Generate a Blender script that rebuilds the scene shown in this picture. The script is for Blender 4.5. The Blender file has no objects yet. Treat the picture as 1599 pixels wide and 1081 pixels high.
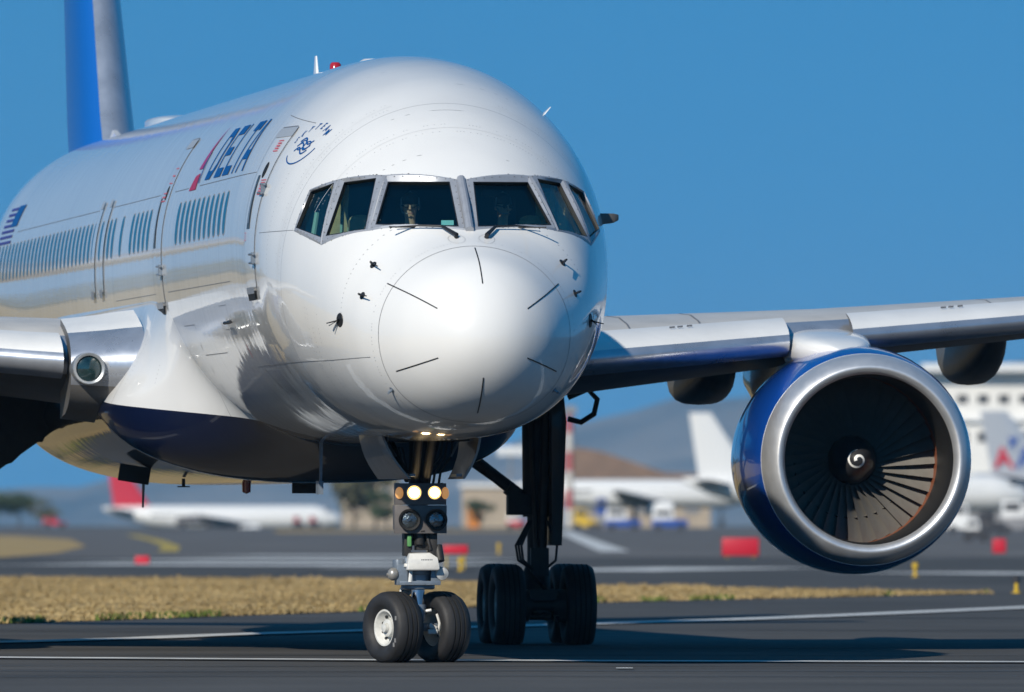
import bpy, bmesh, math, random
import numpy as np
from mathutils import Vector, Matrix, Euler
R = math.radians
random.seed(7); RNG = np.random.default_rng(11)
SC = bpy.context.scene; COL = SC.collection

# ------------------------------------------------------------------ camera
cam = bpy.data.objects.new('camera', bpy.data.cameras.new('camera')); COL.objects.link(cam)
CAMD, CAMH = 126.0, 1.62
cam.location = (0, -CAMD, CAMH)
FPX = 152.6*126.0
cam.data.sensor_width = 36.0
cam.data.lens = 36.0*FPX/1599.0
cam.rotation_euler = (R(90)+math.atan(257.5/FPX), 0, 0)
cam.data.clip_start = 1.0; cam.data.clip_end = 60000
cam.data.dof.use_dof = True; cam.data.dof.focus_distance = 133.0; cam.data.dof.aperture_fstop = 3.6
SC.camera = cam
# ------------------------------------------------------------------ sky, sun, exposure
SUN = Vector((-0.78, -1.50, 1.0)).normalized()
world = bpy.data.worlds.new('World'); SC.world = world; world.use_nodes = True
wn = world.node_tree.nodes; wl = world.node_tree.links
bg = wn['Background']; sky = wn.new('ShaderNodeTexSky'); sky.sky_type = 'NISHITA'; sky.sun_disc = False
sky.sun_elevation = math.asin(SUN.z); sky.sun_rotation = math.atan2(SUN.x, SUN.y)
sky.air_density = 1.0; sky.dust_density = 0.0; sky.ozone_density = 3.0
wtc = wn.new('ShaderNodeTexCoord'); wadd = wn.new('ShaderNodeVectorMath'); wadd.operation = 'ADD'; wadd.inputs[1].default_value = (0, 0, 0.42)
wnm = wn.new('ShaderNodeVectorMath'); wnm.operation = 'NORMALIZE'
whs = wn.new('ShaderNodeHueSaturation'); whs.inputs['Saturation'].default_value = 1.36; whs.inputs['Hue'].default_value = 0.488
wl.new(wtc.outputs['Generated'], wadd.inputs[0]); wl.new(wadd.outputs[0], wnm.inputs[0]); wl.new(wnm.outputs[0], sky.inputs['Vector'])
wl.new(sky.outputs[0], whs.inputs['Color']); wl.new(whs.outputs[0], bg.inputs['Color'])
bg.inputs['Strength'].default_value = 0.135
sl = bpy.data.lights.new('sun', 'SUN'); sl.energy = 4.7; sl.angle = R(0.53); sl.color = (1.0, 0.925, 0.80)
sun = bpy.data.objects.new('sun', sl); COL.objects.link(sun); sun.rotation_euler = (-SUN).to_track_quat('-Z', 'Y').to_euler()
sun.location = SUN*200
SC.view_settings.view_transform = 'Standard'; SC.view_settings.look = 'None'; SC.view_settings.gamma = 1.0
SC.view_settings.exposure = 0.0; SC.view_settings.use_curve_mapping = False
SC.cycles.max_bounces = 8; SC.cycles.caustics_reflective = False; SC.cycles.caustics_refractive = False
SC.cycles.use_denoising = True

# ------------------------------------------------------------------ helpers
def pix(u, d, z=0.0):
    """ground position seen under picture column u at distance d (used once to survey the place)"""
    return ((u-799.5)*d/FPX, d-CAMD, z)

class MB:
    """collects shapes and links them as ONE mesh object"""
    def __init__(s): s.v = []; s.f = []; s.m = []; s.sm = []
    def add(s, vs, fs, mat=0, smooth=True):
        o = len(s.v); s.v += [tuple(p) for p in vs]
        for f in fs: s.f.append(tuple(i+o for i in f)); s.m.append(mat); s.sm.append(smooth)
        return s
    def box(s, c, d, rot=None, mat=0, taper=1.0):
        x, y, z = d[0]/2, d[1]/2, d[2]/2; t = taper
        P = [(-x,-y,-z),(x,-y,-z),(x,y,-z),(-x,y,-z),(-x*t,-y*t,z),(x*t,-y*t,z),(x*t,y*t,z),(-x*t,y*t,z)]
        M = Euler(rot).to_matrix() if rot else None
        P = [tuple((M @ Vector(p) if M else Vector(p))+Vector(c)) for p in P]
        return s.add(P, [(0,3,2,1),(4,5,6,7),(0,1,5,4),(1,2,6,5),(2,3,7,6),(3,0,4,7)], mat, False)
    def loft(s, rings, mat=0, cap=True, closed=True, smooth=True):
        n = len(rings[0]); vs = [p for r in rings for p in r]; fs = []
        for i in range(len(rings)-1):
            for j in range(n if closed else n-1):
                a = i*n+j; b = i*n+(j+1) % n
                fs.append((a, b, b+n, a+n))
        s.add(vs, fs, mat, smooth)
        if cap:
            s.add(rings[0], [tuple(range(n))[::-1]], mat, False); s.add(rings[-1], [tuple(range(n))], mat, False)
        return s
    def tube(s, pts, rad, seg=10, mat=0, cap=True):
        pts = [Vector(p) for p in pts]
        if not hasattr(rad, '__len__'): rad = [rad]*len(pts)
        rings = []; up = None
        for i, p in enumerate(pts):
            t = (pts[min(i+1, len(pts)-1)]-pts[max(i-1, 0)]).normalized()
            if up is None: up = Vector((0,0,1)) if abs(t.z) < .9 else Vector((0,1,0))
            a = t.cross(up).normalized(); b = a.cross(t).normalized(); up = b
            rings.append([tuple(p+rad[i]*(math.cos(k*2*math.pi/seg)*a+math.sin(k*2*math.pi/seg)*b)) for k in range(seg)])
        return s.loft(rings, mat, cap)
    def lathe(s, prof, c=(0,0,0), axis=(0,1,0), seg=32, mat=0, mats=None):
        """prof: list of (along axis, radius)"""
        ax = Vector(axis).normalized(); u = ax.orthogonal().normalized() if abs(ax.y) < .99 else Vector((1,0,0)); w = ax.cross(u)
        rings = [[tuple(Vector(c)+ax*a+r*(math.cos(k*2*math.pi/seg)*u+math.sin(k*2*math.pi/seg)*w)) for k in range(seg)] for a, r in prof]
        for i in range(len(rings)-1):
            s.loft(rings[i:i+2], mats[i] if mats else mat, False)
        return s
    def sphere(s, c, r, seg=14, rings=8, mat=0):
        if not hasattr(r, '__len__'): r = (r, r, r)
        L = []
        for i in range(rings+1):
            a = math.pi*i/rings; q = max(math.sin(a), 1e-3)
            L.append([(c[0]+r[0]*q*math.cos(k*2*math.pi/seg), c[1]+r[1]*q*math.sin(k*2*math.pi/seg), c[2]+r[2]*math.cos(a)) for k in range(seg)])
        return s.loft(L, mat, False)
    def build(s, name, mats, parent=None, angle=35, weld=True, bevel=0):
        me = bpy.data.meshes.new(name); me.from_pydata(s.v, [], s.f)
        if not isinstance(mats, (list, tuple)): mats = [mats]
        for m in mats: me.materials.append(m)
        me.polygons.foreach_set('material_index', s.m); me.polygons.foreach_set('use_smooth', s.sm)
        bm = bmesh.new(); bm.from_mesh(me)
        if weld: bmesh.ops.remove_doubles(bm, verts=bm.verts, dist=1e-5)
        if bevel:
            es = [e for e in bm.edges if len(e.link_faces) == 2 and e.calc_face_angle(0) > R(40)]
            bmesh.ops.bevel(bm, geom=es, offset=bevel, segments=2, affect='EDGES', profile=.6, clamp_overlap=True)
        bmesh.ops.recalc_face_normals(bm, faces=bm.faces)
        bm.to_mesh(me); bm.free()
        if bevel: me.polygons.foreach_set('use_smooth', [True]*len(me.polygons))
        me.set_sharp_from_angle(angle=R(angle))
        o = bpy.data.objects.new(name, me); COL.objects.link(o)
        if parent: o.parent = parent
        return o

def empty(name, loc=(0,0,0), rz=0.0):
    o = bpy.data.objects.new(name, None); COL.objects.link(o); o.location = loc; o.rotation_euler = (0,0,rz); o.empty_display_size = .5
    return o
def tag(o, label=None, cat=None, group=None, kind=None):
    if label: o['label'] = label
    if cat: o['category'] = cat
    if group: o['group'] = group
    if kind: o['kind'] = kind
    return o
def copy_tree(o, parent=None):
    c = o.copy(); COL.objects.link(c)
    if parent: c.parent = parent
    for ch in o.children: copy_tree(ch, c)
    return c

# ------------------------------------------------------------------ materials
MATS = {}
def mat(name, col, rough=.5, metal=0.0, coat=0.0, coat_rough=.03, var=0.0, vscale=2.0, bump=0.0, bscale=20.0, emit=None, estr=0.0, rvar=0.0, stretch=(1,1,1), spec=.5):
    if name in MATS: return MATS[name]
    m = bpy.data.materials.new(name); m.use_nodes = True; MATS[name] = m
    nt = m.node_tree; N = nt.nodes; L = nt.links; p = N['Principled BSDF']
    p.inputs['Base Color'].default_value = (*col, 1); p.inputs['Roughness'].default_value = rough; p.inputs['Metallic'].default_value = metal
    p.inputs['Coat Weight'].default_value = coat; p.inputs['Coat Roughness'].default_value = coat_rough; p.inputs['Specular IOR Level'].default_value = spec
    if emit: p.inputs['Emission Color'].default_value = (*emit, 1); p.inputs['Emission Strength'].default_value = estr
    if var or bump or rvar:
        tc = N.new('ShaderNodeTexCoord'); mp = N.new('ShaderNodeMapping'); mp.inputs['Scale'].default_value = stretch
        L.new(tc.outputs['Object'], mp.inputs[0])
        nz = N.new('ShaderNodeTexNoise'); nz.inputs['Scale'].default_value = vscale; nz.inputs['Detail'].default_value = 6; nz.inputs['Roughness'].default_value = .62
        L.new(mp.outputs[0], nz.inputs['Vector'])
        if var:
            r = N.new('ShaderNodeMapRange'); r.inputs['From Min'].default_value = .3; r.inputs['From Max'].default_value = .7
            r.inputs['To Min'].default_value = 1-var; r.inputs['To Max'].default_value = 1+var*.6
            L.new(nz.outputs['Fac'], r.inputs['Value'])
            mx = N.new('ShaderNodeVectorMath'); mx.operation = 'SCALE'; mx.inputs[0].default_value = col
            L.new(r.outputs[0], mx.inputs['Scale']); L.new(mx.outputs[0], p.inputs['Base Color'])
        if rvar:
            r2 = N.new('ShaderNodeMapRange'); r2.inputs['From Min'].default_value = .3; r2.inputs['From Max'].default_value = .7
            r2.inputs['To Min'].default_value = max(0, rough-rvar); r2.inputs['To Max'].default_value = min(1, rough+rvar)
            L.new(nz.outputs['Fac'], r2.inputs['Value']); L.new(r2.outputs[0], p.inputs['Roughness'])
        if bump:
            nb = N.new('ShaderNodeTexNoise'); nb.inputs['Scale'].default_value = bscale; nb.inputs['Detail'].default_value = 4
            L.new(mp.outputs[0], nb.inputs['Vector'])
            b = N.new('ShaderNodeBump'); b.inputs['Strength'].default_value = bump; b.inputs['Distance'].default_value = .02
            L.new(nb.outputs['Fac'], b.inputs['Height']); L.new(b.outputs[0], p.inputs['Normal'])
    return m

def math_node(nt, op, a, b=None):
    n = nt.nodes.new('ShaderNodeMath'); n.operation = op
    for i, x in enumerate((a, b)):
        if x is None: continue
        if isinstance(x, (int, float)): n.inputs[i].default_value = x
        else: nt.links.new(x, n.inputs[i])
    return n.outputs[0]

def skin_material():
    """white gloss paint with a navy belly, seams, rivet rows and a little grime"""
    m = bpy.data.materials.new('fuselage_paint'); m.use_nodes = True; MATS['skin'] = m
    nt = m.node_tree; N = nt.nodes; L = nt.links; p = N['Principled BSDF']
    tc = N.new('ShaderNodeTexCoord'); sx = N.new('ShaderNodeSeparateXYZ'); L.new(tc.outputs['Object'], sx.inputs[0])
    Y, Z = sx.outputs[1], sx.outputs[2]
    # navy boundary height
    b1 = math_node(nt, 'MULTIPLY', math_node(nt, 'SUBTRACT', Y, 9.7), .10)
    b2 = math_node(nt, 'ADD', math_node(nt, 'MULTIPLY', math_node(nt, 'SUBTRACT', Y, 12.5), .068), .29)
    zb = math_node(nt, 'MINIMUM', math_node(nt, 'ADD', math_node(nt, 'MINIMUM', b1, b2), 2.36), 2.95)
    navy = math_node(nt, 'LESS_THAN', Z, zb)
    nz = N.new('ShaderNodeTexNoise'); nz.inputs['Scale'].default_value = 1.3; nz.inputs['Detail'].default_value = 7
    mp = N.new('ShaderNodeMapping'); mp.inputs['Scale'].default_value = (1, 1, .35); L.new(tc.outputs['Object'], mp.inputs[0]); L.new(mp.outputs[0], nz.inputs['Vector'])
    gr = N.new('ShaderNodeMapRange'); gr.inputs['From Min'].default_value = .35; gr.inputs['From Max'].default_value = .75
    gr.inputs['To Min'].default_value = 1.0; gr.inputs['To Max'].default_value = .93; L.new(nz.outputs['Fac'], gr.inputs['Value'])
    # circumferential skin joints every 2.4 m from 4.0 m aft, thin
    fr = math_node(nt, 'FRACT', math_node(nt, 'DIVIDE', math_node(nt, 'ADD', Y, .2), 2.4))
    ln = math_node(nt, 'LESS_THAN', math_node(nt, 'ABSOLUTE', math_node(nt, 'SUBTRACT', fr, .5)), .0022)
    ln = math_node(nt, 'MULTIPLY', ln, math_node(nt, 'GREATER_THAN', Y, 3.2))
    # rivet dots
    fz = math_node(nt, 'LESS_THAN', math_node(nt, 'ABSOLUTE', math_node(nt, 'SUBTRACT', math_node(nt, 'FRACT', math_node(nt, 'DIVIDE', Z, .05)), .5)), .12)
    fy = math_node(nt, 'LESS_THAN', math_node(nt, 'ABSOLUTE', math_node(nt, 'SUBTRACT', math_node(nt, 'FRACT', math_node(nt, 'DIVIDE', math_node(nt, 'ADD', Y, .37), .8)), .5)), .0075)
    n2 = N.new('ShaderNodeTexNoise'); n2.inputs['Scale'].default_value = 1.1; L.new(tc.outputs['Object'], n2.inputs['Vector'])
    msk = math_node(nt, 'GREATER_THAN', n2.outputs['Fac'], .53)
    rv = math_node(nt, 'MULTIPLY', math_node(nt, 'MULTIPLY', math_node(nt, 'MULTIPLY', fz, fy), msk), math_node(nt, 'GREATER_THAN', Y, 1.1))
    dark = math_node(nt, 'MULTIPLY', math_node(nt, 'SUBTRACT', 1.0, math_node(nt, 'MULTIPLY', ln, .42)), math_node(nt, 'SUBTRACT', 1.0, math_node(nt, 'MULTIPLY', rv, .5)))
    sc = math_node(nt, 'MULTIPLY', gr.outputs[0], dark)
    wv = N.new('ShaderNodeVectorMath'); wv.operation = 'SCALE'; wv.inputs[0].default_value = (.76, .755, .74); L.new(sc, wv.inputs['Scale'])
    mix = N.new('ShaderNodeMix'); mix.data_type = 'RGBA'
    L.new(navy, mix.inputs['Factor']); L.new(wv.outputs[0], mix.inputs[6]); mix.inputs[7].default_value = (.003, .0065, .026, 1)
    L.new(mix.outputs[2], p.inputs['Base Color'])
    p.inputs['Roughness'].default_value = .32; p.inputs['Coat Weight'].default_value = .9; p.inputs['Coat Roughness'].default_value = .025; p.inputs['Coat IOR'].default_value = 1.40; p.inputs['Specular IOR Level'].default_value = .3
    # skin is never perfectly flat: slow ripple plus a finer one running round the barrel
    mp2 = N.new('ShaderNodeMapping'); mp2.inputs['Scale'].default_value = (.7, 2.0, .5); L.new(tc.outputs['Object'], mp2.inputs[0])
    nb = N.new('ShaderNodeTexNoise'); nb.inputs['Scale'].default_value = 1.6; nb.inputs['Detail'].default_value = 3; L.new(mp2.outputs[0], nb.inputs['Vector'])
    bp = N.new('ShaderNodeBump'); bp.inputs['Strength'].default_value = .22; bp.inputs['Distance'].default_value = .012
    L.new(nb.outputs['Fac'], bp.inputs['Height']); L.new(bp.outputs[0], p.inputs['Normal']); L.new(bp.outputs[0], p.inputs['Coat Normal'])
    return m
SKIN = skin_material()
M_DARK = mat('seam_black', (.012,.012,.014), .5)
M_GREYSEAM = mat('seam_grey', (.16,.165,.18), .5)
M_FRAME = mat('window_frame_metal', (.36,.38,.42), .42, .3, var=.12, vscale=9)
M_CHROME = mat('leading_edge_metal', (.55,.58,.64), .30, .72, var=.16, vscale=2.0, rvar=.06)
M_LIP = mat('inlet_lip_metal', (.66,.67,.69), .42, .72, var=.06, vscale=5, rvar=.05)
M_WWHITE = mat('wing_white', (.74,.74,.73), .4, 0, .35, .1, var=.08, vscale=1.5)
M_WGREY = mat('wing_grey', (.52,.50,.47), .45, 0, .2, .2, var=.16, vscale=1.2)
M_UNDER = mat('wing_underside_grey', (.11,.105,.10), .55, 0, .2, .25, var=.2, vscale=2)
M_BLUE = mat('cowl_blue', (.004,.060,.33), .28, 0, 1.0, .03, var=.05, vscale=3)
M_NAVY = mat('marking_blue', (.003,.075,.27), .5, spec=.2)
M_RED = mat('marking_red', (.30,.04,.16), .5, spec=.2)
M_DRED = mat('marking_plum', (.13,.03,.14), .35, 0, .6, .05)
M_LRED = mat('placard_red', (.55,.10,.12), .5)
M_STEEL = mat('strut_grey', (.20,.24,.29), .38, .35, var=.2, vscale=6, bump=.1, bscale=40)
M_GEARDK = mat('gear_dark', (.028,.027,.027), .55, .1, var=.3, vscale=8)
M_GEARWH = mat('gear_white', (.72,.72,.70), .35, 0, .4, .1, var=.14, vscale=9)
M_RUB = mat('tyre_rubber', (.022,.022,.024), .62, var=.35, vscale=6, bump=.12, bscale=60, spec=.45)
M_GROOVE = mat('tyre_groove', (.008,.008,.008), .8)
M_CHALK = mat('tyre_lettering', (.20,.20,.20), .8)
M_WHEEL = mat('wheel_white', (.66,.66,.63), .4, 0, .3, .1, var=.16, vscale=14)
M_CHROMEROD = mat('piston_chrome', (.55,.60,.68), .14, 1.0, var=.1, vscale=8)
M_WIN = mat('cabin_pane_sky_blue', (.008,.13,.25), .3, spec=.25); M_SEAL = mat('pane_seal', (.30,.31,.33), .5)  # sky reflection painted into the blue of the cabin pane
M_LAMP = mat('lamp_lit', (1,.9,.7), .3, emit=(1.0,.72,.36), estr=26)
M_LAMP2 = mat('lamp_dim_amber', (.9,.5,.2), .3, emit=(1.0,.45,.14), estr=.38)
M_LENS = mat('lamp_lens', (.20,.24,.27), .08, .85, var=.5, vscale=25, bump=.5, bscale=40)
M_BLACK = mat('soft_black', (.006,.006,.006), .7)
M_FAN = mat('fan_titanium', (.20,.19,.175), .5, .15, var=.12, vscale=8)
M_RUBSTRIP = mat('fan_case_copper', (.26,.085,.04), .5, .2)
M_SPIN = mat('spinner_grey', (.03,.03,.034), .35, 0, .3)
M_PURE = mat('paint_white', (.80,.80,.79), .3, 0, .8, .05)
# ---- fuselage shape -------------------------------------------------
def pchip(xs, ys):
    xs=np.array(xs,float); ys=np.array(ys,float); h=np.diff(xs); d=np.diff(ys)/h
    m=np.zeros_like(ys); m[0]=d[0]; m[-1]=d[-1]
    for i in range(1,len(xs)-1):
        if d[i-1]*d[i]>0:
            w1=2*h[i]+h[i-1]; w2=h[i]+2*h[i-1]
            m[i]=(w1+w2)/(w1/d[i-1]+w2/d[i])
    def f(x):
        x=np.clip(x,xs[0],xs[-1]); i=np.clip(np.searchsorted(xs,x,side='right')-1,0,len(h)-1)
        t=(x-xs[i])/h[i]
        return ((1+2*t)*(1-t)**2)*ys[i]+t*(1-t)**2*h[i]*m[i]+t*t*(3-2*t)*ys[i+1]+t*t*(t-1)*h[i]*m[i+1]
    return f
_top=[(0,3.40),(.05,3.66),(.2,3.92),(.5,4.17),(.88,4.34),(1.4,4.57),(1.9,4.98),(2.5,5.42),(3.3,5.86),(4.3,6.22),(5.5,6.44),(7,6.53),(9,6.55),(36,6.55),(40,6.47),(43.5,6.1),(47,5.5)]
_bot=[(0,3.40),(.05,3.17),(.2,2.94),(.5,2.70),(.88,2.54),(1.6,2.42),(2.6,2.37),(4,2.36),(31,2.36),(36,2.9),(41,3.8),(47,5.0)]
_w=[(0,0.0),(.05,.26),(.2,.50),(.5,.77),(.88,.985),(1.4,1.215),(2.0,1.42),(2.7,1.59),(3.5,1.745),(4.5,1.85),(5.8,1.88),(36.5,1.88),(39.5,1.66),(43,1.05),(47,.25)]
_zm=[(0,3.40),(.2,3.42),(.88,3.45),(2,3.75),(3.5,4.1),(5,4.42),(7,4.57),(35,4.57),(39,4.75),(47,5.25)]
_sq=lambda L:([math.sqrt(a) for a,b in L],[b for a,b in L])
F_TOP=pchip(*_sq(_top)); F_BOT=pchip(*_sq(_bot)); F_W=pchip(*_sq(_w)); F_ZM=pchip(*_sq(_zm))
N_UP=2.0; N_LO=2.15
def sec(x):
    s=np.sqrt(np.maximum(x,0)); return F_TOP(s),F_BOT(s),F_W(s),F_ZM(s)
def body_pt(x,t):
    """t=0 crown, pi/2 widest on +lat, pi keel"""
    zt,zb,w,zm=sec(x); c=np.cos(t); s=np.sin(t)
    n=np.where(c>=0,N_UP,N_LO); h=np.where(c>=0,zt-zm,zm-zb)
    return w*np.sign(s)*np.abs(s)**(2/n), zm+np.sign(c)*h*np.abs(c)**(2/n)

def Fimp(p):
    x = max(p[1], 1e-4); zt, zb, w, zm = [float(q) for q in sec(x)]
    dz = p[2]-zm; n = N_UP if dz >= 0 else N_LO; h = (zt-zm) if dz >= 0 else (zm-zb)
    return (abs(p[0])/w)**n+(abs(dz)/h)**n-1
def nrm(p, e=2e-3):
    g = [Fimp([p[0]+(e if i == 0 else 0), p[1]+(e if i == 1 else 0), p[2]+(e if i == 2 else 0)])-Fimp([p[0]-(e if i == 0 else 0), p[1]-(e if i == 1 else 0), p[2]-(e if i == 2 else 0)]) for i in range(3)]
    return Vector(g).normalized()
def surf(a, z, side=-1, off=0.0):
    zt, zb, w, zm = [float(q) for q in sec(a)]; dz = z-zm
    n = N_UP if dz >= 0 else N_LO; h = (zt-zm) if dz >= 0 else (zm-zb)
    k = min(abs(dz)/h, .9999)
    p = Vector((side*w*(1-k**n)**(1/n), a, z))
    return p+nrm(p)*off if off else p
def nose(lat, z, off=0.0):
    lo, hi = 1e-4, 7.0
    for _ in range(40):
        m = (lo+hi)/2
        if Fimp((lat, m, z)) > 0: lo = m
        else: hi = m
    p = Vector((lat, hi, z)); return p+nrm(p)*off if off else p
def ribbon(mb, pts, w, off=.004, h=0.0, mat=0):
    """strip lying on the skin through surface points; h > 0 makes it a raised bar"""
    L = []; Rr = []; L2 = []; R2 = []
    for i, p in enumerate(pts):
        n = nrm(p); t = (pts[min(i+1, len(pts)-1)]-pts[max(i-1, 0)]).normalized(); s = t.cross(n).normalized()
        L.append(p+n*(off+h)+s*w/2); Rr.append(p+n*(off+h)-s*w/2); L2.append(p-n*.004+s*w/2); R2.append(p-n*.004-s*w/2)
    k = len(pts)
    if h:
        mb.loft([[L[i], Rr[i], R2[i], L2[i]] for i in range(k)], mat, True, True, False)
    else:
        mb.add(L+Rr, [(i, i+1, k+i+1, k+i) for i in range(k-1)], mat)
    return mb
def patch(mb, quad, nu, nv, side=-1, off=.004, mat=0):
    """quad of (aft, z): bl, br, tr, tl, laid on the flank"""
    vs = []
    for j in range(nv+1):
        for i in range(nu+1):
            s, t = i/nu, j/nv
            a = (1-t)*((1-s)*quad[0][0]+s*quad[1][0])+t*((1-s)*quad[3][0]+s*quad[2][0])
            z = (1-t)*((1-s)*quad[0][1]+s*quad[1][1])+t*((1-s)*quad[3][1]+s*quad[2][1])
            vs.append(surf(a, z, side, off))
    return mb.add(vs, [(j*(nu+1)+i, j*(nu+1)+i+1, (j+1)*(nu+1)+i+1, (j+1)*(nu+1)+i) for j in range(nv) for i in range(nu)], mat)
def text_mesh(txt, mapper, name, material, parent, size=1.0, bold=0.0):
    cu = bpy.data.curves.new(name+'_source', 'FONT'); cu.body = txt; cu.size = size; cu.offset = bold; cu.align_x = 'CENTER'
    ob = bpy.data.objects.new(name+'_source', cu); COL.objects.link(ob)
    dg = bpy.context.evaluated_depsgraph_get(); me = bpy.data.meshes.new_from_object(ob.evaluated_get(dg))
    bpy.data.objects.remove(ob); bpy.data.curves.remove(cu)
    for v in me.vertices: v.co = mapper(v.co.x, v.co.y)
    me.materials.clear(); me.materials.append(material); me.name = name
    o = bpy.data.objects.new(name, me); COL.objects.link(o); o.parent = parent
    return o

# ================================================================== THE AIRLINER
PSI = R(7.4)
PLANE = empty('airliner', (-0.272, 0, 0), PSI)
tag(PLANE, 'huge white twin-engine airliner with navy belly and blue engine taxiing nose-on in the foreground', 'airliner')

# flat windscreen facets: outer corners TO, TI, BI, BO
W1 = [Vector(p) for p in ((-.75,2.341,5.118),(-.03,2.005,5.065),(-.03,1.302,4.52),(-.979,1.795,4.525))]
W2 = [Vector(p) for p in ((-1.172,2.808,5.089),(-.75,2.341,5.118),(-.979,1.795,4.525),(-1.416,2.383,4.387))]
W3 = [Vector(p) for p in ((-1.442,3.225,4.988),(-1.172,2.808,5.089),(-1.416,2.383,4.387),(-1.616,3.174,4.55))]
G1 = [(.055,.115),(.885,.085),(.925,.925),(.05,.925)]
G2 = [(.10,.05),(.86,.07),(.88,.94),(.09,.91)]
G3 = [(.05,.06),(.90,.06),(.91,.90),(.09,.92)]
class Facet:
    def __init__(s, q, g, sgn):
        s.q = [Vector((p.x*sgn, p.y, p.z)) for p in q]
        c = sum(s.q, Vector())/4; n = ((s.q[2]-s.q[0]).cross(s.q[3]-s.q[1])).normalized()
        if n.y > 0: n = -n
        s.c, s.n = c, n; s.u = (s.q[1]-s.q[0]).normalized(); s.u = (s.u-n*s.u.dot(n)).normalized(); s.v = n.cross(s.u)
        s.p2 = [((p-c).dot(s.u), (p-c).dot(s.v)) for p in s.q]
        A = sum(s.p2[i][0]*s.p2[(i+1) % 4][1]-s.p2[(i+1) % 4][0]*s.p2[i][1] for i in range(4)); s.ccw = A > 0
        s.g = []
        for (a, t) in g:
            p = (s.q[0]*(1-a)+s.q[1]*a)*(1-t)+(s.q[3]*(1-a)+s.q[2]*a)*t
            s.g.append(p-n*(p-c).dot(n))
    def sd(s, p):
        """signed distance to the outline in the facet plane, negative inside, and height above the plane"""
        d = p-s.c; x, y = d.dot(s.u), d.dot(s.v); m = -9
        for i in range(4):
            ax, ay = s.p2[i]; bx, by = s.p2[(i+1) % 4]; ex, ey = bx-ax, by-ay; l = math.hypot(ex, ey)
            q = ((x-ax)*ey-(y-ay)*ex)/l
            m = max(m, q if s.ccw else -q)
        return m, d.dot(s.n)
FACETS = [Facet(q, g, sg) for sg in (1, -1) for q, g in ((W1, G1), (W2, G2), (W3, G3))]

def make_fuselage():
    xs = [1e-4]+[(i/26)**2*1.2 for i in range(1, 26)]+list(np.arange(1.2, 3.6, .03))+list(np.arange(3.6, 8, .1))+list(np.arange(8, 47.01, .5))
    NT = 264
    ts = np.linspace(0, 2*math.pi, NT, endpoint=False)
    P = []
    for x in xs:
        la, z = body_pt(x, np.where(ts <= math.pi, ts, 2*math.pi-ts)); la = np.where(ts <= math.pi, la, -la)
        P.append(np.stack([la, np.full(NT, x), z], 1))
    P = np.array(P); hole = np.zeros(P.shape[:2], bool)
    for i, x in enumerate(xs):
        if not 1.1 < x < 3.6: continue
        for j in range(NT):
            if P[i, j, 2] < 4.2 or P[i, j, 2] > 5.4: continue
            p = Vector(P[i, j])
            ws = []; nn = nrm(p); FW = .34
            for f in FACETS:
                d, h = f.sd(p)
                if d < FW and abs(h) < .3 and f.n.dot(nn) > .6:
                    ws.append((d, 1 if d < 0 else (1-d/FW)**2*(1+2*d/FW), f.n*h))
            if ws:
                ws.sort(key=lambda q: q[0])
                if ws[0][0] < -.036: hole[i, j] = True
    bay = (np.abs(P[:, :, 0]) < .40) & (P[:, :, 2] < 3) & (P[:, :, 1] > 4.75) & (P[:, :, 1] < 6.5)
    hole |= bay
    vs = P.reshape(-1, 3).tolist(); fs = []
    for i in range(len(xs)-1):
        for j in range(NT):
            k = (j+1) % NT
            if hole[i, j] or hole[i, k] or hole[i+1, j] or hole[i+1, k]: continue
            fs.append((i*NT+j, i*NT+k, (i+1)*NT+k, (i+1)*NT+j))
    mb = MB(); mb.add(vs, fs); mb.add(P[-1].tolist(), [tuple(range(NT))]); mb.add(P[0].tolist(), [tuple(range(NT))[::-1]])
    return mb.build('fuselage', SKIN, PLANE, angle=60)
FUS = make_fuselage()

# wing-to-body fairing
def fairing():
    """smoothly filleted belly shell: the barrel section swells into a wider, flatter one under the wing"""
    ss = lambda x: (lambda q: q*q*(3-2*q))(min(max(x, 0), 1))
    rings = []
    for a in np.arange(11.8, 31.3, .15):
        r = []
        for k in range(91):
            td = 92+176*k/90; m_ = td if td <= 180 else 360-td; sgn = 1 if td <= 180 else -1; t = R(m_)
            la, z = body_pt(a, t); p = Vector((float(la), a, float(z))); n = nrm(p)
            w = ss((m_-101)/25); a0 = 13.7-1.7*ss((m_-101)/65); g = w*ss((a-a0)/2.7)*(1-ss((a-26)/5))
            t2 = R(58+(m_-92)*122/88); c, q = math.cos(t2), math.sin(t2); e = 2/2.5
            f = Vector((2.5*q**e, a, 3.12+math.copysign(abs(c)**e, c)*(1.0 if c > 0 else 1.18)))
            o = p.lerp(f, g)+n*(-.012+.014*min(1, g*12)); r.append((sgn*o.x, o.y, o.z))
        rings.append(r)
    return MB().loft(rings, 0, False, False).build('wing_fairing', SKIN, PLANE, 70)
fairing()

# ------------------------------------------------------------------ cockpit glazing
def glass_mat():
    m = bpy.data.materials.new('cockpit_glass'); m.use_nodes = True; nt = m.node_tree; N = nt.nodes; L = nt.links
    for n in list(N): N.remove(n)
    o = N.new('ShaderNodeOutputMaterial'); mx = N.new('ShaderNodeMixShader'); t = N.new('ShaderNodeBsdfTransparent'); g = N.new('ShaderNodeBsdfGlossy')
    t.inputs[0].default_value = (.86,.95,.93,1); g.inputs['Roughness'].default_value = .01
    f = N.new('ShaderNodeFresnel'); ge = N.new('ShaderNodeNewGeometry'); L.new(math_node(nt, 'SUBTRACT', 1.52, math_node(nt, 'MULTIPLY', ge.outputs['Backfacing'], 1.52-1/1.52)), f.inputs[0])
    L.new(f.outputs[0], mx.inputs[0]); L.new(t.outputs[0], mx.inputs[1]); L.new(g.outputs[0], mx.inputs[2]); L.new(mx.outputs[0], o.inputs[0])
    return m
M_GLASS = glass_mat()
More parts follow.
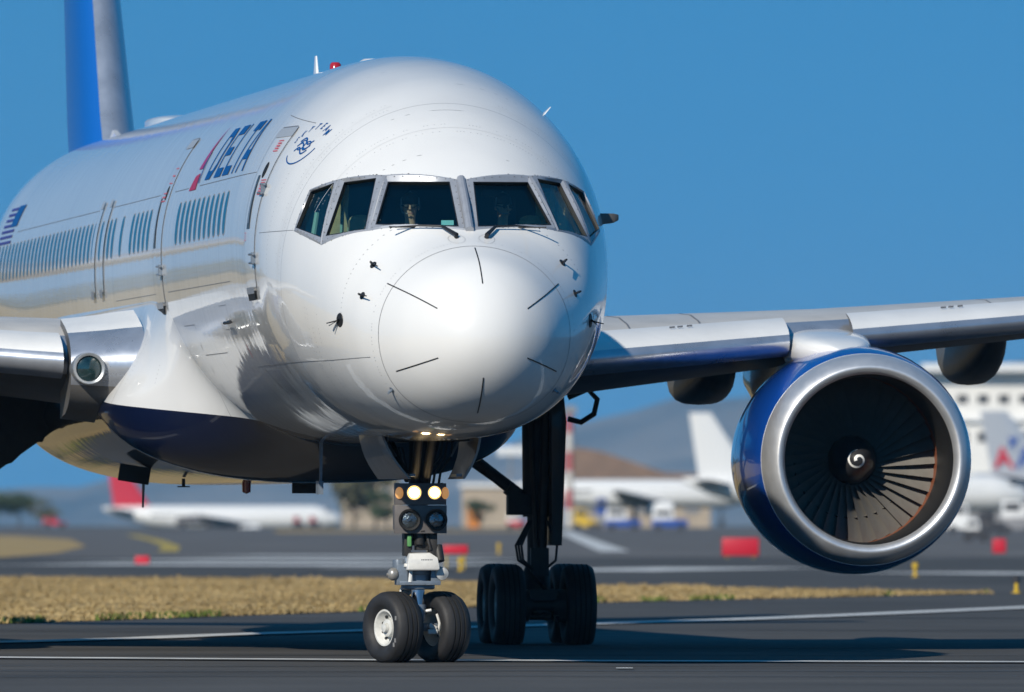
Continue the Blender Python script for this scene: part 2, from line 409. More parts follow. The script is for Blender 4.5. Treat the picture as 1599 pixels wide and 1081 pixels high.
for f in FACETS:
    n = f.n
    g = [p-n*.008 for p in f.g]; mid = sum(g, Vector())/4
    pane = MB().add(g+[p-n*.03 for p in g], [(0,1,2,3),(4,5,6,7)], 0, False).build('cockpit_window', M_GLASS, PLANE, weld=False)
    mb = MB(); oq = f.q; NS = 8
    def on_skin(p, off):
        a, b = -.2, .2
        for _ in range(26):
            m = (a+b)/2
            if Fimp(p+n*m) > 0: b = m
            else: a = m
        q = p+n*a; return q+nrm(q)*off
    RA = []; RB = []; RC = []; RD = []; RE = []
    for i in range(4):
        j = (i+1) % 4
        for q in range(NS):
            s = q/NS; po = oq[i].lerp(oq[j], s); pg = f.g[i].lerp(f.g[j], s); dr = (pg-po).normalized()
            RA.append(on_skin(po, .002)); RB.append(on_skin(po+dr*.030, .012)); RC.append(pg+n*.014); RD.append(pg-n*.03); RE.append(pg+n*.016+(mid-pg)*.03)
    m_ = len(RA); ri = lambda a, b, mt: mb.add(a+b, [(q, (q+1) % m_, m_+(q+1) % m_, m_+q) for q in range(m_)], mt)
    ri(RA, RB, 0); ri(RB, RC, 0); ri(RC, RD, 1); ri(RC, RE, 1)
    top = [RB[i*NS] for i in range(4)]; gi = [RC[i*NS] for i in range(4)]
    fr = mb.build('window_frame', [M_FRAME, M_DARK], pane, weld=False)
    # fastener heads round the frame
    sb = MB()
    for i in range(4):
        j = (i+1) % 4; ct = max(3, int((oq[j]-oq[i]).length/.11))
        for q in range(ct):
            s = (q+.5)/ct; q2 = (i*NS+int(s*NS)) % (4*NS); c = RB[q2]*.8+RC[q2]*.2
            sb.lathe([(0,.009),(.003,.007),(.0035,.001)], c, n, 6)
    tag(sb.build('frame_screws', M_GREYSEAM, pane), kind='stuff')
# centre post
MB().tube([(0,1.28,4.525),(0,1.62,4.80),(0,2.02,5.075)], .045, 10).build('centre_post', M_FRAME, PLANE)

# interior: liners, glareshield, seats, curtains (seen dimly through the glass)
M_INT = mat('cockpit_liner', (.05,.052,.056), .8); M_CREAM = mat('cockpit_cream', (.45,.38,.22), .8, var=.2, vscale=8); M_TEAL = mat('cockpit_teal', (.20,.36,.34), .8)
cb = MB(); cb.box((0,4.2,4.6), (2.6,.04,1.5)); cb.box((0,3.2,3.72), (2.2,1.6,.04)); cb.box((0,2.0,4.44), (1.5,.42,.10), (R(-6),0,0)); cb.box((0,3.4,5.28), (.7,.8,.05)); cb.box((0,2.9,4.1), (.45,1.2,.5))
cb.build('cockpit_interior', M_INT, PLANE)
for sg in (-1, 1):
    cb = MB(); cb.box((sg*1.20,3.0,4.68), (.10,.04,.70), (R(18),0,0)); cb.box((sg*1.09,3.05,4.68), (.05,.04,.72), (R(18),0,0)); cb.box((sg*.90,3.3,4.46), (.24,.10,.42)); cb.sphere((sg*.90,3.3,4.67), (.12,.05,.06)); cb.build('cockpit_side_trim', M_CREAM, PLANE)
    cb = MB(); cb.box((sg*1.22,3.62,4.6), (.45,.04,.75)); cb.tube([(sg*1.42,3.3,4.35),(sg*1.36,3.3,4.75)], .03, 8); cb.build('cockpit_rear_panel', M_TEAL, PLANE)
    cb = MB(); cb.box((sg*.52,3.35,4.45), (.46,.12,.95), (R(-8),0,0)); cb.box((sg*.52,3.05,4.0), (.46,.5,.12)); cb.box((sg*.52,3.38,5.02), (.26,.1,.2)); cb.build('pilot_seat', mat('seat_cloth', (.05,.055,.07), .9), PLANE, bevel=.02)
cb = MB(); cb.box((-.12,2.18,4.62), (.13,.01,.05)); cb.build('reflector_card', mat('card_teal', (.25,.6,.65), .6), PLANE)

# ------------------------------------------------------------------ nose details
mb = MB(); pts = []
for k in range(97):
    t = 2*math.pi*k/96; la, z = body_pt(.90, abs(t) if t <= math.pi else 2*math.pi-t); la = float(la)*(1 if t <= math.pi else -1)
    pts.append(Vector((la, .90, float(z))))
ribbon(mb, pts, .009, .002).build('radome_seam', M_GREYSEAM, PLANE)
for (a, b) in (((0,4.33),(0,3.95)),((-.888,3.963),(-.466,3.694)),((.888,3.963),(.466,3.694)),((-.83,3.056),(-.46,3.188)),((.83,3.056),(.46,3.188)),((0,2.985),(0,2.628))):
    P = [nose(a[0]+(b[0]-a[0])*k/14, a[1]+(b[1]-a[1])*k/14) for k in range(15)]
    ribbon(MB(), P, .012, 0, .004).build('lightning_strip', M_DARK, PLANE)
def pitot(lat, z, ln=.2):
    p = nose(lat, z); n = nrm(p); f = Vector((0,-1,0)); d = (f-n*f.dot(n)).normalized()
    mb = MB(); mb.lathe([(0,.042),(.005,.040),(.006,.002)], p, n, 16)
    tip = p+n*.08; mb.tube([p, p+n*.06+d*.02, tip+d*.04], [.014,.013,.010], 8); mb.tube([tip+d*.04-n*.01, tip+d*ln], [.010,.006], 8)
    return mb.build('pitot_probe', M_DARK, PLANE)
for la, z in ((-.988,4.162),(-1.115,3.842),(.988,4.19),(1.10,3.87)): pitot(la, z)
for sg in (-1, 1):
    p = nose(sg*1.307, 3.596); n = nrm(p); mb = MB(); mb.lathe([(0,.075),(.008,.07),(.009,.001)], p, n, 20, 0)
    mb.add([p+n*.01, p+n*.01+Vector((0,-.05,.02)), p+n*.11+Vector((0,.13,-.06)), p+n*.11+Vector((0,.17,-.05)), p+n*.01+Vector((0,.06,.0))], [(0,1,2,3,4)], 0, False)
    mb.tube([p, p+n*.15+Vector((0,.05,-.03))], [.012,.006], 6)
    mb.build('angle_of_attack_vane', M_DARK, PLANE)
    p = nose(sg*.844, 2.867); n = nrm(p); MB().tube([p, p+n*.05, p+n*.06+Vector((0,-.08,0))], [.016,.014,.01], 8).lathe([(0,.035),(.004,.03),(.005,.001)], p, n, 12).build('temperature_probe', M_STEEL, PLANE)
    # wiper: pivot, arm and blade, with its riveted blister plate
    q0, q1, q2 = nose(sg*.157, 4.44), nose(sg*.28, 4.535), nose(sg*.74, 4.528)
    u = Vector((0,-.035,.03)); mb = MB(); mb.tube([q0+u*.3, q0+u, q1+u], [.026,.024,.016], 8); mb.tube([q1+u, (q1+q2)/2+u*1.4, q2+u], [.012,.009,.007], 8)
    mb.box(tuple((q1*.3+q2*.7)+u*.9), (.46,.014,.014), (0,0,sg*R(-19))); mb.build('windscreen_wiper', M_DARK, PLANE)
    P = [nose(sg*.157+.085*math.cos(t), 4.425+.047*math.sin(t)) for t in np.linspace(0, 2*math.pi, 33)]
    mb = MB()
    for k in range(0, 32): ribbon(mb, [P[k], P[k]+(P[k+1]-P[k])*.45], .006, .003)
    tag(mb.build('wiper_plate_rivets', M_GREYSEAM, PLANE), kind='stuff')
# dark probe standing off the far side below the rear cockpit window
p = surf(4.15, 4.72, 1); MB().loft([[(p.x-.04,p.y-.05,p.z-.07),(p.x-.04,p.y+.30,p.z-.07),(p.x-.04,p.y+.30,p.z+.05),(p.x-.04,p.y-.05,p.z+.05)],[(p.x+.13,p.y+.0,p.z-.05),(p.x+.13,p.y+.26,p.z-.05),(p.x+.13,p.y+.26,p.z+.05),(p.x+.13,p.y+.0,p.z+.05)],[(p.x+.19,p.y+.06,p.z-.02),(p.x+.19,p.y+.2,p.z-.02),(p.x+.19,p.y+.2,p.z+.04),(p.x+.19,p.y+.06,p.z+.04)]], smooth=False).build('side_probe_fairing', M_UNDER, PLANE, bevel=.015)

for (a_, t0, t1) in ((2.85, 0, 62), (3.55, 18, 118), (6.2, 4, 125)):
    for sg in (-1, 1):
        P = []
        for t in np.linspace(R(t0), R(t1), 28):
            la, z = body_pt(a_, t); P.append(Vector((sg*float(la), a_, float(z))))
        ribbon(MB(), P, .006, .002).build('skin_joint', mat('joint_pale', (.54,.55,.56), .5), PLANE)
rv = MB()
for (a_, t0, t1, n_) in ((2.78, 2, 60, 46), (2.92, 2, 60, 46), (3.48, 20, 116, 70), (3.62, 20, 116, 70), (1.02, 3, 177, 90), (2.25, 95, 150, 30), (2.55, 95, 150, 30), (2.62, 95, 150, 30)):
    for sg in (-1, 1):
        for t in np.linspace(R(t0), R(t1), n_):
            if random.random() < .4: continue
            la, z = body_pt(a_, t); p = Vector((sg*float(la), a_, float(z))); n = nrm(p); rv.lathe([(.0015,.0065),(.003,.001)], p, n, 5)
tag(rv.build('skin_rivets', M_SEAL, PLANE, weld=False), kind='stuff')

# ------------------------------------------------------------------ crown fittings
zc = lambda a: float(sec(a)[0])
mb = MB(); a = 15.3; z = zc(a); mb.loft([[(-.018,a-.18,z-.03),(.018,a-.18,z-.03),(.018,a+.22,z-.03),(-.018,a+.22,z-.03)],[(-.008,a+.0,z+.29),(.008,a+.0,z+.29),(.008,a+.14,z+.29),(-.008,a+.14,z+.29)]], smooth=False); mb.build('blade_antenna', M_PURE, PLANE, bevel=.006)
a = 13.4; z = zc(a); mb = MB(); mb.lathe([(-.03,.085),(.03,.085),(.035,.07),(.12,.065),(.145,.045),(.15,.001)], (0,a,z), (0,0,1), 18, mats=[1,1,0,0,0]); mb.build('beacon_light', [mat('beacon_red', (.35,.01,.015), .15, 0, 1), M_DARK], PLANE)
a = 9.6; z = zc(a); mb = MB(); mb.lathe([(-.04,.17),(.02,.17),(.045,.13),(.05,.001)], (0,a,z), (0,0,1), 24); mb.build('satellite_antenna_cap', M_PURE, PLANE)
p = surf(5.2, 5.86, 1); n = nrm(p); MB().loft([[tuple(p+Vector((0,d,0))+n*h+Vector((s,0,0))) for d, h, s in ((-.12,-.02,-.01),(.10,-.02,-.01),(.10,-.02,.01),(-.12,-.02,.01))],[tuple(p+Vector((0,d,0))+n*h+Vector((s,0,0))) for d, h, s in ((0,.10,-.004),(.08,.10,-.004),(.08,.10,.004),(0,.10,.004))]], smooth=False).build('small_fin_antenna', M_PURE, PLANE)
# rounded satellite dome on the rear crown
rings = []
for k, (a, w, h) in enumerate(((29.3,.10,.0),(29.7,.22,.05),(30.3,.30,.09),(31.2,.32,.11),(32.0,.32,.115),(32.2,.29,.09))):
    z = zc(a)-.06; rings.append([(w*math.cos(t), a, z+(h+.06)*abs(math.sin(t))**.3 if math.sin(t) >= 0 else z-.12) for t in np.linspace(0, 2*math.pi, 28, endpoint=False)])
MB().loft(rings).build('satellite_dome', M_PURE, PLANE, 50)

# ------------------------------------------------------------------ cabin windows
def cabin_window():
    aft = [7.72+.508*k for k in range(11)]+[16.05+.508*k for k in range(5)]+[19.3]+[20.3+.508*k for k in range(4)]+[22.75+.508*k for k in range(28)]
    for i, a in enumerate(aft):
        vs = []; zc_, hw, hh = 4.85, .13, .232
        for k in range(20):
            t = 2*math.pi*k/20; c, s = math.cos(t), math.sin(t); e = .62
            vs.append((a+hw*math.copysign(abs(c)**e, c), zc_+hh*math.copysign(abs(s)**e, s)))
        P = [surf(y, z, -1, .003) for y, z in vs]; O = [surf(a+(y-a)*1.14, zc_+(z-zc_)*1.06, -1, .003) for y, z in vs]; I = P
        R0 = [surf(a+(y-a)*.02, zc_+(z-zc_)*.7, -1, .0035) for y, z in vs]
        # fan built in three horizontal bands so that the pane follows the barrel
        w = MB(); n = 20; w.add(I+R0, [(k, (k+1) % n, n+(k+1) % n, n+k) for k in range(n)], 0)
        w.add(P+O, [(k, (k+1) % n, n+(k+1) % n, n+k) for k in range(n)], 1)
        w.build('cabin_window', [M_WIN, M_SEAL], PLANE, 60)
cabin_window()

# ------------------------------------------------------------------ doors on the near flank
def outline(a0, a1, z0, z1, r, side=-1, n=5):
    """rounded rectangle on the flank, as surface points"""
    C = [(a1-r, z0+r, -90), (a1-r, z1-r, 0), (a0+r, z1-r, 90), (a0+r, z0+r, 180)]; out = []
    for (a, z, d0) in C:
        for k in range(n+1): out.append((a+r*math.cos(R(d0+90*k/n)), z+r*math.sin(R(d0+90*k/n))))
    out.append(out[0]); res = []
    for i in range(len(out)-1):
        m = max(1, int(math.dist(out[i], out[i+1])/.1))
        for k in range(m): res.append((out[i][0]+(out[i+1][0]-out[i][0])*k/m, out[i][1]+(out[i+1][1]-out[i][1])*k/m))
    res.append(res[0]); return [surf(a, z, side) for a, z in res]
def door(a0, a1, z0, z1, hx, hinge):
    d = MB(); patch(d, [(a1-.04, z0+.04), (a0+.04, z0+.04), (a0+.04, z1-.04), (a1-.04, z1-.04)], 8, 24, off=.006); d = d.build('passenger_door', SKIN, PLANE, 60)
    m = MB(); ribbon(m, outline(a0, a1, z0, z1, .12), .015, .008); m.build('door_seam', M_GREYSEAM, d)
    m = MB(); patch(m, [(a1-.05, z1-.11), (a0+.02, z1-.11), (a0+.04, z1-.01), (a1-.08, z1-.01)], 6, 3, off=.011); m.build('door_header', mat('header_grey', (.33,.36,.40), .4), d)
    m = MB(); patch(m, [(hx+.12, 4.62), (hx-.10, 4.62), (hx-.02, 5.19), (hx+.10, 5.19)], 4, 10, off=.010, mat=0); patch(m, [(hx+.05, 4.68), (hx-.04, 4.68), (hx+.01, 5.1), (hx+.05, 5.1)], 2, 6, off=.016, mat=1); m.build('door_handle_recess', [mat('recess_dark', (.05,.06,.07), .4), mat('handle_grey', (.3,.32,.35), .35, .5)], d)
    am = (a0+a1)/2-.06; V = [surf(am+.09*math.cos(t), 5.24+.085*math.sin(t), -1, .010) for t in np.linspace(0, 2*math.pi, 20, endpoint=False)]
    MB().add(V, [tuple(range(20))]).build('door_window', M_BLACK, d)
    for zz in ((5.07, 4.34) if hinge else (4.40,)):
        m = MB()
        for q in (0, .09):
            p = surf(a0+.03, zz-q, -1, .0); n = nrm(p); m.tube([p-Vector((0,.1,0))+n*.03, p+Vector((0,.12,0))+n*.045], .014, 6)
        p = surf(a0+.0, zz-.045, -1, .02); m.box(tuple(p), (.05,.05,.13))
        m.build('door_hinge', M_STEEL, d)
    m = MB(); patch(m, [(a1-.10, z0-.02), (a0+.10, z0-.02), (a0+.08, z0+.05), (a1-.12, z0+.05)], 4, 2, off=.03, mat=0); patch(m, [(a1-.11, z0-.09), (a0+.11, z0-.09), (a0+.10, z0-.02), (a1-.10, z0-.02)], 4, 2, off=.025, mat=1)
    m.build('door_sill', [mat('sill_grey', (.25,.27,.30), .4, .3), M_BLACK], d)
    return d
D1 = door(4.72, 5.56, 3.95, 5.70, 5.25, True); D2 = door(14.35, 15.25, 3.95, 5.86, 15.1, False)
def placard(a0, a1, z0, z1, parent, rows=3):
    m = MB(); q = [surf(a, z, -1) for a, z in ((a1,z0),(a0,z0),(a0,z1),(a1,z1),(a1,z0))]; ribbon(m, q, .012, .013)
    for k in range(rows):
        z = z0+(z1-z0)*(k+1)/(rows+1); ribbon(m, [surf(a1-.03, z, -1), surf(a0+.03, z, -1)], .018, .013)
    m.build('warning_placard', M_LRED, parent)
placard(4.95, 5.16, 5.44, 5.55, D1); placard(4.80, 5.06, 4.98, 5.13, D1, 4); placard(5.40, 5.47, 4.50, 4.58, D1, 1)
placard(14.55, 14.85, 5.35, 5.52, D2, 1); placard(14.7, 15.1, 5.15, 5.24, D2, 1)
for a0 in (21.2, 22.25):
    m = MB(); patch(m, [(a0+.42, 4.22), (a0+.06, 4.22), (a0, 5.30), (a0+.36, 5.30)], 3, 16, off=.012); m = m.build('overwing_exit', SKIN, PLANE, 60)
    s = MB(); patch(s, [(a0+.40, 4.16), (a0+.06, 4.16), (a0+.06, 4.26), (a0+.40, 4.26)], 3, 2, off=.03); s.build('exit_sill', mat('sill_grey', (.25,.27,.30)), m)
    s = MB(); patch(s, [(a0+.30, 5.24), (a0, 5.24), (a0, 5.33), (a0+.30, 5.33)], 3, 2, off=.018); s.build('exit_header', mat('header_grey', (.33,.36,.40)), m)
    s = MB(); ribbon(s, [surf(a0+.42, z, -1) for z in np.linspace(4.22, 5.3, 14)], .012, .014); s.build('exit_seam', M_SEAL, m)

# thin skin joints and access panels
def seam(pts, w=.008, name='skin_seam', m=None):
    P = []
    for i in range(len(pts)-1):
        k = max(2, int(math.dist(pts[i], pts[i+1])/.25))
        for j in range(k): P.append(surf(pts[i][0]+(pts[i+1][0]-pts[i][0])*j/k, pts[i][1]+(pts[i+1][1]-pts[i][1])*j/k, -1))
    P.append(surf(*pts[-1], -1)); return ribbon(MB(), P, w, .0025).build(name, m or M_GREYSEAM, PLANE)
seam([(5.65,5.235),(11.2,5.235)]); seam([(12.4,5.235),(13.9,5.235)]); seam([(15.5,5.235),(21.1,5.235)]); seam([(22.8,5.235),(34,5.235)])
seam([(7.3,4.10),(13.9,4.10)]); seam([(15.3,4.10),(20,4.10)]); seam([(1.1,3.205),(2.1,3.185),(5.2,3.18),(7.6,3.18)]); seam([(5.7,5.845),(4.35,5.72)]); seam([(3.2,4.56),(4.5,4.56)], .006)
seam([(11.9,3.70),(13.0,3.70)]); seam([(11.9,3.70),(12.1,3.2),(12.6,2.8)], .014, 'cargo_door_seam'); seam([(9.7,3.36),(12.0,3.36)]); seam([(8.2,3.86),(8.9,3.86),(8.9,3.60),(8.2,3.60),(8.2,3.86)], .006); seam([(7.0,3.15),(6.6,2.85)], .012, 'drain_streak', M_DARK); seam([(7.5,3.42),(7.5,3.28)], .03, 'red_stencil', M_LRED)
p0, p1 = surf(8.35, 3.68, -1, .05), surf(7.75, 3.68, -1, .05); MB().tube([p0, p1], .018, 8).tube([(p0+p1)/2, (p0+p1)/2-nrm((p0+p1)/2)*.06], .02, 8).build('static_port_mast', M_DARK, PLANE)

# ------------------------------------------------------------------ titles and emblems on the flank
LZ0, LZ1 = 5.285, 5.845; SK = .33
def glyph(mb, a0, quads, mt=0):
    for q in quads: patch(mb, [(a0-u-SK*v, LZ0+(LZ1-LZ0)*v) for u, v in q], 2, 10, off=.006, mat=mt)
V = lambda u, w=.095: [(u,0),(u+w,0),(u+w,1),(u,1)]
H = lambda u0, u1, v0, v1: [(u0,v0),(u1,v0),(u1,v1),(u0,v1)]
letters = [
 (10.85, [V(0), H(.095,.50,0,.17), H(.095,.50,.83,1), [(.50,0),(.72,.22),(.58,.30),(.42,.17)], [(.42,.83),(.58,.70),(.72,.78),(.50,1)], H(.58,.72,.22,.78)]),
 (9.90, [V(0), H(.095,.66,0,.18), H(.095,.60,.42,.58), H(.095,.66,.82,1)]),
 (9.05, [V(0), H(.095,.64,0,.18)]),
 (8.34, [V(.25), H(0,.25,.82,1), H(.39,.66,.82,1)]),
 (7.72, [[(0,0),(.10,0),(.42,1),(.33,1)], [(.66,0),(.78,0),(.47,1),(.36,1)], H(.20,.60,.24,.42)])]
for a0, q in letters:
    m = MB(); glyph(m, a0, q); m.build('title_letter', M_NAVY, PLANE)
m = MB()
for k in range(12):
    t0, t1 = k/12, (k+1)/12; L = lambda t: (12.25+(11.45-12.25)*t, 5.20+(5.90-5.20)*t); Rr = lambda t: (11.62+(11.44-11.62)*max(0,(t-.28)/.72) if t > .28 else 11.62+(11.80-11.62)*(1-(t/.28)), 5.20+(5.90-5.20)*t)
    if t0 >= .28: patch(m, [L(t0), Rr(t0), Rr(t1), L(t1)], 2, 2, off=.006, mat=0)
patch(m, [(12.25,5.20),(11.55,5.20),(11.62,5.385),(12.02,5.36)], 3, 4, off=.006, mat=1)
patch(m, [(11.50,5.27),(11.38,5.27),(11.50,5.62),(11.56,5.62)], 2, 5, off=.007, mat=2)
m.build('title_emblem', [M_RED, mat('marking_crimson', (.36,.03,.09), .5, spec=.2), M_DRED], PLANE)
# round alliance badge ahead of the door: swirl, arc and lettering
def arcpts(a, z, ra, rz, d0, d1, n=18): return [surf(a+ra*math.cos(R(d0+(d1-d0)*k/n)), z+rz*math.sin(R(d0+(d1-d0)*k/n)), -1) for k in range(n+1)]
m = MB(); BA, BZ = 4.12, 5.47
ribbon(m, arcpts(BA, BZ, .34, .19, 190, 330), .016, .006)
for dz in (-.05, 0, .05): ribbon(m, [surf(BA+.17*(1-2*k/12), BZ+dz+.035*math.sin(k/12*2*math.pi), -1) for k in range(13)], .020, .006)
ribbon(m, arcpts(BA+.06, BZ+.01, .08, .05, 0, 330), .016, .006); ribbon(m, arcpts(BA-.08, BZ+.0, .07, .045, 0, 330), .016, .006)
m.build('round_badge', M_NAVY, PLANE)
for k, ch in enumerate('SKYTEAM'):
    d = 160-k*20; ca, cz = BA+.36*math.cos(R(180-d)) if False else BA-.36*math.cos(R(d))*-1, BZ+.21*math.sin(R(d))
    ca = BA-.36*math.cos(R(d)); ca = BA+.36*math.cos(R(180-d))*-1 if False else BA-(.36*math.cos(R(d)))
    text_mesh(ch, lambda x, y, ca=ca, cz=cz, d=d: surf(ca-(x*math.cos(R(90-d))*-1 if False else x), cz+y-.03, -1, .006), 'badge_letter', M_NAVY, PLANE, size=.09, bold=.002)
# flag aft: canton with stripes
m = MB()
for k in range(7):
    z = 5.10+k*.075
    patch(m, [(36.3,z),(34.6 if k < 3 else 35.3,z),(34.6 if k < 3 else 35.3,z+.036),(36.3,z+.036)], 4, 1, off=.006, mat=0)
patch(m, [(35.3,5.32),(34.4,5.32),(34.4,5.60),(35.3,5.60)], 3, 6, off=.007, mat=1)
m.build('flag_marking', [mat('flag_purple', (.045,.05,.24), .5, spec=.2), M_NAVY], PLANE)

# ------------------------------------------------------------------ wings
LE0 = lambda y: 15.35+.52*(y-2.0)
def chord(y): return 9.0+(6.0-9.0)*(y-1.9)/4.6 if y < 6.5 else 6.0+(1.75-6.0)*(y-6.5)/12.5
LEZ = lambda y: 3.37+.0885*(y-3.2)
KT = lambda y: float(np.interp(y, [2, 3.2, 6, 10, 19], [1.3, 1.12, 1.0, .80, .42]))
def airfoil(y, sg):
    c = chord(y)-.5; k = KT(y); th = c*np.interp(y, [1.9, 6.5, 19], [.128, .118, .10]); a0 = LE0(y)+.42
    up = [(0,0),(.006,.10),(.02,.19),(.05,.29),(.10,.39),(.2,.49),(.35,.53),(.55,.46),(.78,.25),(1,.02)]
    lo = [(1,-.0),(.78,-.16),(.55,-.36),(.35,-.45),(.2,-.42),(.10,-.33),(.05,-.25),(.02,-.16),(.006,-.08)]
    return [(sg*y, a0+u*c, LEZ(y)+.02+v*th) for u, v in up+lo]
for sg in (1, -1):
    ys = [1.7, 2.4, 3.2, 4.3, 5.4, 6.5, 8, 10, 12.5, 15, 17.5, 18.8, 19.05]
    mb = MB(); Lr = [airfoil(y, sg) for y in ys]; n = len(Lr[0])
    for i in range(len(ys)-1):
        for j in range(n):
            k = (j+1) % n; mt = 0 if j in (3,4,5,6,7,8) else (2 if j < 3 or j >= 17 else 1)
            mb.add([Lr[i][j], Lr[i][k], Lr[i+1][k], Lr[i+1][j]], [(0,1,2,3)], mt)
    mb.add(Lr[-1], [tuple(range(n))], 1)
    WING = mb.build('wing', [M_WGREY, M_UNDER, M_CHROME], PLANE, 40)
    # extended slats, inboard and outboard
    def slat(y0, y1, nseg):
        pr = [(.60,.285,0),(.46,.26,0),(.33,.225,0),(.22,.185,0),(.11,.135,0),(.045,.082,1),(.01,.035,1),(0,0,1),(.012,-.045,1),(.05,-.09,1),(.12,-.13,1),(.30,-.17,1),(.30,-.15,2),(.16,-.03,2),(.25,.10,2),(.42,.22,2),(.6,.275,2)]
        mb = MB(); rg = []
        for y in np.linspace(y0, y1, nseg): k = KT(y); rg.append([(sg*y, LE0(y)+a*k, LEZ(y)+z*k) for a, z, _ in pr])
        for i in range(nseg-1):
            for j in range(len(pr)):
                q = (j+1) % len(pr); mb.add([rg[i][j], rg[i][q], rg[i+1][q], rg[i+1][j]], [(0,1,2,3)], max(pr[j][2], 0) if j < 11 else 2)
        mb.add(rg[0], [tuple(range(len(pr)))], 2, False); mb.add(rg[-1], [tuple(range(len(pr)))], 3, False)
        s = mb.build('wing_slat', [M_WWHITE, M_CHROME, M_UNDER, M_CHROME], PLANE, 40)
        # stencil dashes on the white top
        st = MB(); ym = (y0+y1)/2 if y1 < 7 else y0+1.2
        for dy in (0, .10, .22): st.add([(sg*(ym+dy+u), LE0(ym+dy+u)+.4*KT(ym), LEZ(ym+dy+u)+.253*KT(ym)+.004+v) for u, v in ((0,0),(.07,0),(.07,.022),(0,.022))], [(0,1,2,3)], 0, False)
        st.build('slat_stencil', M_GREYSEAM, s)
        return s
    slat(2.86, 5.80, 9); so = slat(6.62, 12.6, 14); slat(12.66, 18.2, 12)
    # skin joints across the upper wing
    for y in (3.9, 4.8, 8.6, 9.9):
        P = []
        mb = MB()
        for u, v in ((.05,.29),(.10,.39),(.2,.49),(.35,.53)):
            c = chord(y)-.5; th = c*np.interp(y, [1.9, 6.5, 19], [.128, .118, .10]); P.append(Vector((sg*y, LE0(y)+.42+u*c, LEZ(y)+.02+v*th+.004)))
        mb.add([p+Vector((-.012,0,0)) for p in P]+[p+Vector((.012,0,0)) for p in P], [(i, i+1, 5+i, 4+i) for i in range(3)]); mb.build('wing_joint', M_GREYSEAM, WING)
    # fixed root nose with the landing lamp
    rg = []
    for y, k in ((1.95,1.62),(2.15,1.56),(2.35,1.48),(2.55,1.42),(2.78,1.36)):
        a0 = LE0(y)-.02
        rg.append([(sg*y, a0+a*k, 3.30+z*k) for a, z in ((1.0,.40),(.6,.33),(.33,.27),(.15,.20),(.05,.12),(.01,.05),(0,0),(.01,-.08),(.05,-.17),(.14,-.27),(.30,-.35),(.55,-.41),(1.0,-.45))])
    mb = MB()
    for i in range(4):
        for j in range(12): mb.add([rg[i][j], rg[i][j+1], rg[i+1][j+1], rg[i+1][j]], [(0,1,2,3)], 0 if j < 2 else (1 if j < 8 else 2))
    mb.add(rg[-1], [tuple(range(13))], 2, False)
    RT = mb.build('wing_root_nose', [M_WWHITE, M_CHROME, M_UNDER], PLANE, 40)
    c = Vector((sg*2.60, LE0(2.60)-.17, 3.25))
    mb = MB(); mb.lathe([(.40,.19),(-.02,.185),(-.03,.175),(-.02,.15),(.0,.145)], c, (0,1,0), 28); mb.build('landing_lamp_bezel', mat('bezel_grey', (.35,.37,.39), .35, .5), RT)
    mb = MB(); mb.lathe([(.01,.148),(-.012,.10),(-.02,.001)], c, (0,1,0), 24); mb.build('landing_lamp_lens', mat('lamp_teal_glass', (.012,.032,.036), .12, 0, 1, .03, var=.6, vscale=12), RT)
    # flap track fairings
    for y, a0, a1, w, zt, zb_ in ((5.75,22.0,26.4,.32,3.5,2.98),(9.05,21.6,26.2,.26,3.85,3.22),(13.2,23.4,26.8,.24,4.2,3.65)):
        rg = []
        for t in np.linspace(0, 1, 12):
            q = math.sin(math.pi*min(max(t, .02), .98))**.55; r = []
            for k in range(18):
                th = 2*math.pi*k/18; cs, sn = math.cos(th), math.sin(th); e = .6
                r.append((sg*(y+w*q*math.copysign(abs(sn)**e, sn)), a0+(a1-a0)*t, zt+.15-((zt+.15-zb_)*q)*(1-(math.copysign(abs(cs)**e, cs)))/2-.12*t))
            rg.append(r)
        MB().loft(rg).build('flap_track_fairing', M_UNDER, PLANE, 50)

